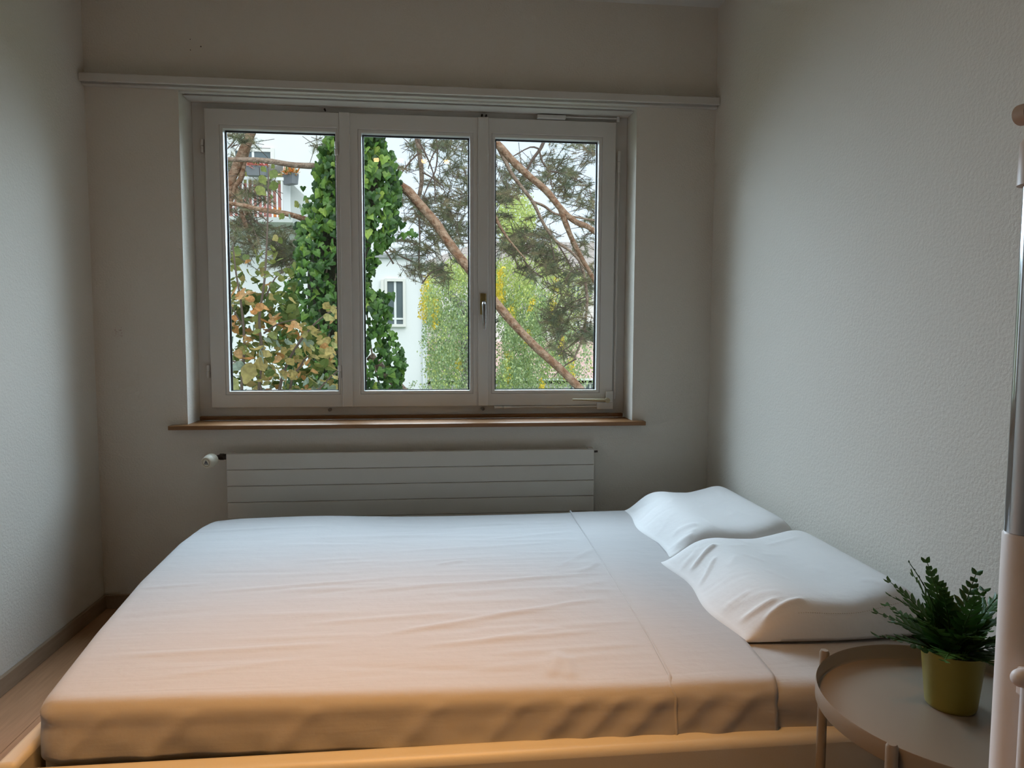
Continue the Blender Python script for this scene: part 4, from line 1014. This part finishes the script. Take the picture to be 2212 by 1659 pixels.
M['l_tan'] = leaf_mat('tan_leaf', [(0, (.40, .33, .12)), (.5, (.48, .36, .13)), (1, (.36, .36, .14))], 'object', .55, .35)
M['l_orange'] = leaf_mat('orange_leaf', [(0, (.52, .23, .07)), (.5, (.58, .31, .12)), (1, (.60, .38, .18))], 'object', .55, .35)
M['l_pale'] = leaf_mat('pale_leaf', [(0, (.30, .38, .30)), (1, (.38, .44, .34))], 'object', .5, .3)
LM = {(c, k): shrub_leaf_mesh('shrub_leaf', M['l_' + c], k, int(k * 100) + len(c)) for c in ('olive', 'tan', 'orange', 'pale') for k in (.25, .6, 1.0, 1.5, 2.0)}
r4 = random.Random(33); count = 0
def sleaf(c, px, py, size, k=None, e=None, dY=None):
    o = bpy.data.objects.new('leaf', LM[(c, k if k is not None else r4.choice((.25, .6, 1.0, 1.5, 2.0) if c in ('olive', 'pale') else (.6, 1.0, 1.5, 2.0)))]); COL.objects.link(o)
    o.location = at(px, py, YS2 + (r4.uniform(-.25, .3) if dY is None else dY)); o.rotation_euler = e or (r4.gauss(.85, .5), r4.gauss(0, .6), r4.uniform(-3.1, 3.1)); s = size * YS2 / FPX
    o.scale = (s, s, s * 1.08); set_parent(o, shb)
for c, cx, cy, rx, ry, n, s0, s1 in (('olive', 515, 560, 24, 20, 9, 16, 26), ('olive', 575, 560, 35, 22, 8, 16, 26), ('olive', 610, 600, 25, 15, 6, 16, 26), ('olive', 545, 605, 45, 20, 8, 16, 24), ('olive', 585, 635, 30, 16, 5, 16, 24),
        ('orange', 520, 645, 26, 14, 9, 20, 32), ('orange', 555, 672, 22, 10, 5, 20, 30), ('orange', 590, 692, 22, 8, 6, 18, 30), ('orange', 625, 708, 26, 10, 8, 18, 30), ('orange', 505, 700, 14, 16, 6, 20, 32), ('orange', 530, 735, 20, 10, 5, 20, 30),
        ('tan', 668, 715, 22, 12, 7, 20, 32), ('tan', 712, 680, 18, 22, 8, 18, 30), ('tan', 690, 755, 34, 22, 12, 22, 34), ('tan', 640, 770, 40, 22, 13, 20, 34), ('tan', 600, 815, 48, 22, 15, 20, 34), ('tan', 695, 810, 34, 24, 12, 22, 34), ('tan', 555, 765, 40, 14, 6, 18, 30),
        ('orange', 600, 790, 40, 22, 6, 20, 30), ('orange', 660, 800, 30, 20, 5, 20, 28), ('olive', 560, 745, 45, 35, 15, 18, 28), ('olive', 520, 770, 28, 22, 8, 20, 30), ('olive', 610, 735, 30, 20, 8, 18, 26), ('olive', 575, 790, 40, 25, 9, 20, 30), ('olive', 505, 620, 16, 20, 4, 18, 28),
        ('pale', 640, 820, 60, 16, 5, 22, 32), ('pale', 600, 740, 50, 20, 4, 18, 26), ('tan', 560, 860, 80, 20, 14, 24, 36), ('orange', 640, 865, 70, 18, 10, 22, 34), ('olive', 460, 760, 30, 90, 14, 22, 34), ('tan', 760, 800, 20, 60, 8, 22, 32)):
    for k in range(int(n * 1.05)):
        r = math.sqrt(r4.random()); an = r4.random() * 6.283; sleaf(c if r4.random() > .22 else r4.choice(('olive', 'tan', 'orange', 'olive')), cx + rx * r * math.cos(an), cy + ry * r * math.sin(an), r4.uniform(s0, s1) * .92)
for c, x, y, s, e in (('tan', 536, 808, 46, (.1, .3, .1)), ('tan', 561, 788, 42, (.5, 1.2, 0)), ('pale', 563, 770, 44, (1.15, 1.4, 0)), ('pale', 512, 792, 30, (.6, .9, .8)), ('tan', 504, 832, 38, (0, -.6, .4)), ('olive', 590, 377, 22, (0, .6, .2)), ('olive', 568, 389, 21, (.1, -.5, 0)), ('olive', 590, 402, 24, (.4, 1.3, 0)), ('olive', 564, 413, 25, (.1, -.9, .1)),
                      ('olive', 589, 360, 12, (.6, 1, 0)), ('olive', 570, 366, 15, (.7, -.7, 0)), ('olive', 640, 442, 20, (.9, 1.1, 0)), ('pale', 648, 447, 20, (1.2, 1.2, 0)), ('olive', 662, 434, 14, (.9, 1.0, 0)), ('olive', 586, 425, 12, (1.0, 1.2, 0)), ('olive', 608, 468, 16, (.4, .8, 0)), ('pale', 625, 468, 18, (1.2, 1.3, 0)), ('tan', 594, 515, 20, (.7, 1.1, 0)), ('olive', 605, 520, 18, (.8, 1.2, 0))):
    sleaf(c, x, y, s, .25, e, -.15)

V, F, T = [], [], []
base = [tuple(v.co) for v in LM[('olive', .6)].vertices]; bfc = [tuple(p.vertices) for p in LM[('olive', .6)].polygons]
pal = [(.10, .14, .035), (.15, .18, .05), (.20, .21, .06), (.08, .12, .03), (.36, .28, .10), (.42, .31, .12), (.48, .24, .08), (.24, .29, .20)]
for k in range(620):
    y = r4.uniform(640, 860) if r4.random() < .8 else r4.uniform(560, 700); x = r4.uniform(455, 745) if y > 720 else r4.uniform(455, 640)
    p = at(x, y, YS2 + r4.uniform(.15, .75)); s_ = r4.uniform(18, 30) * YS2 / FPX; mt_ = Euler((r4.gauss(.85, .5), r4.gauss(0, .6), r4.uniform(-3.1, 3.1))).to_matrix(); q = len(V)
    V += [tuple(p + mt_ @ (Vector(v) * s_)) for v in base]; F += [tuple(q + i for i in f) for f in bfc]
    c = pal[r4.randrange(len(pal) if y > 700 else 5)]; g = r4.uniform(.8, 1.2); T += [(c[0] * g, c[1] * g, c[2] * g, 1)] * len(base)
raw_mesh('leaf_mass', V, F, M['vleaf'], shb, tint=T)['kind'] = 'stuff'
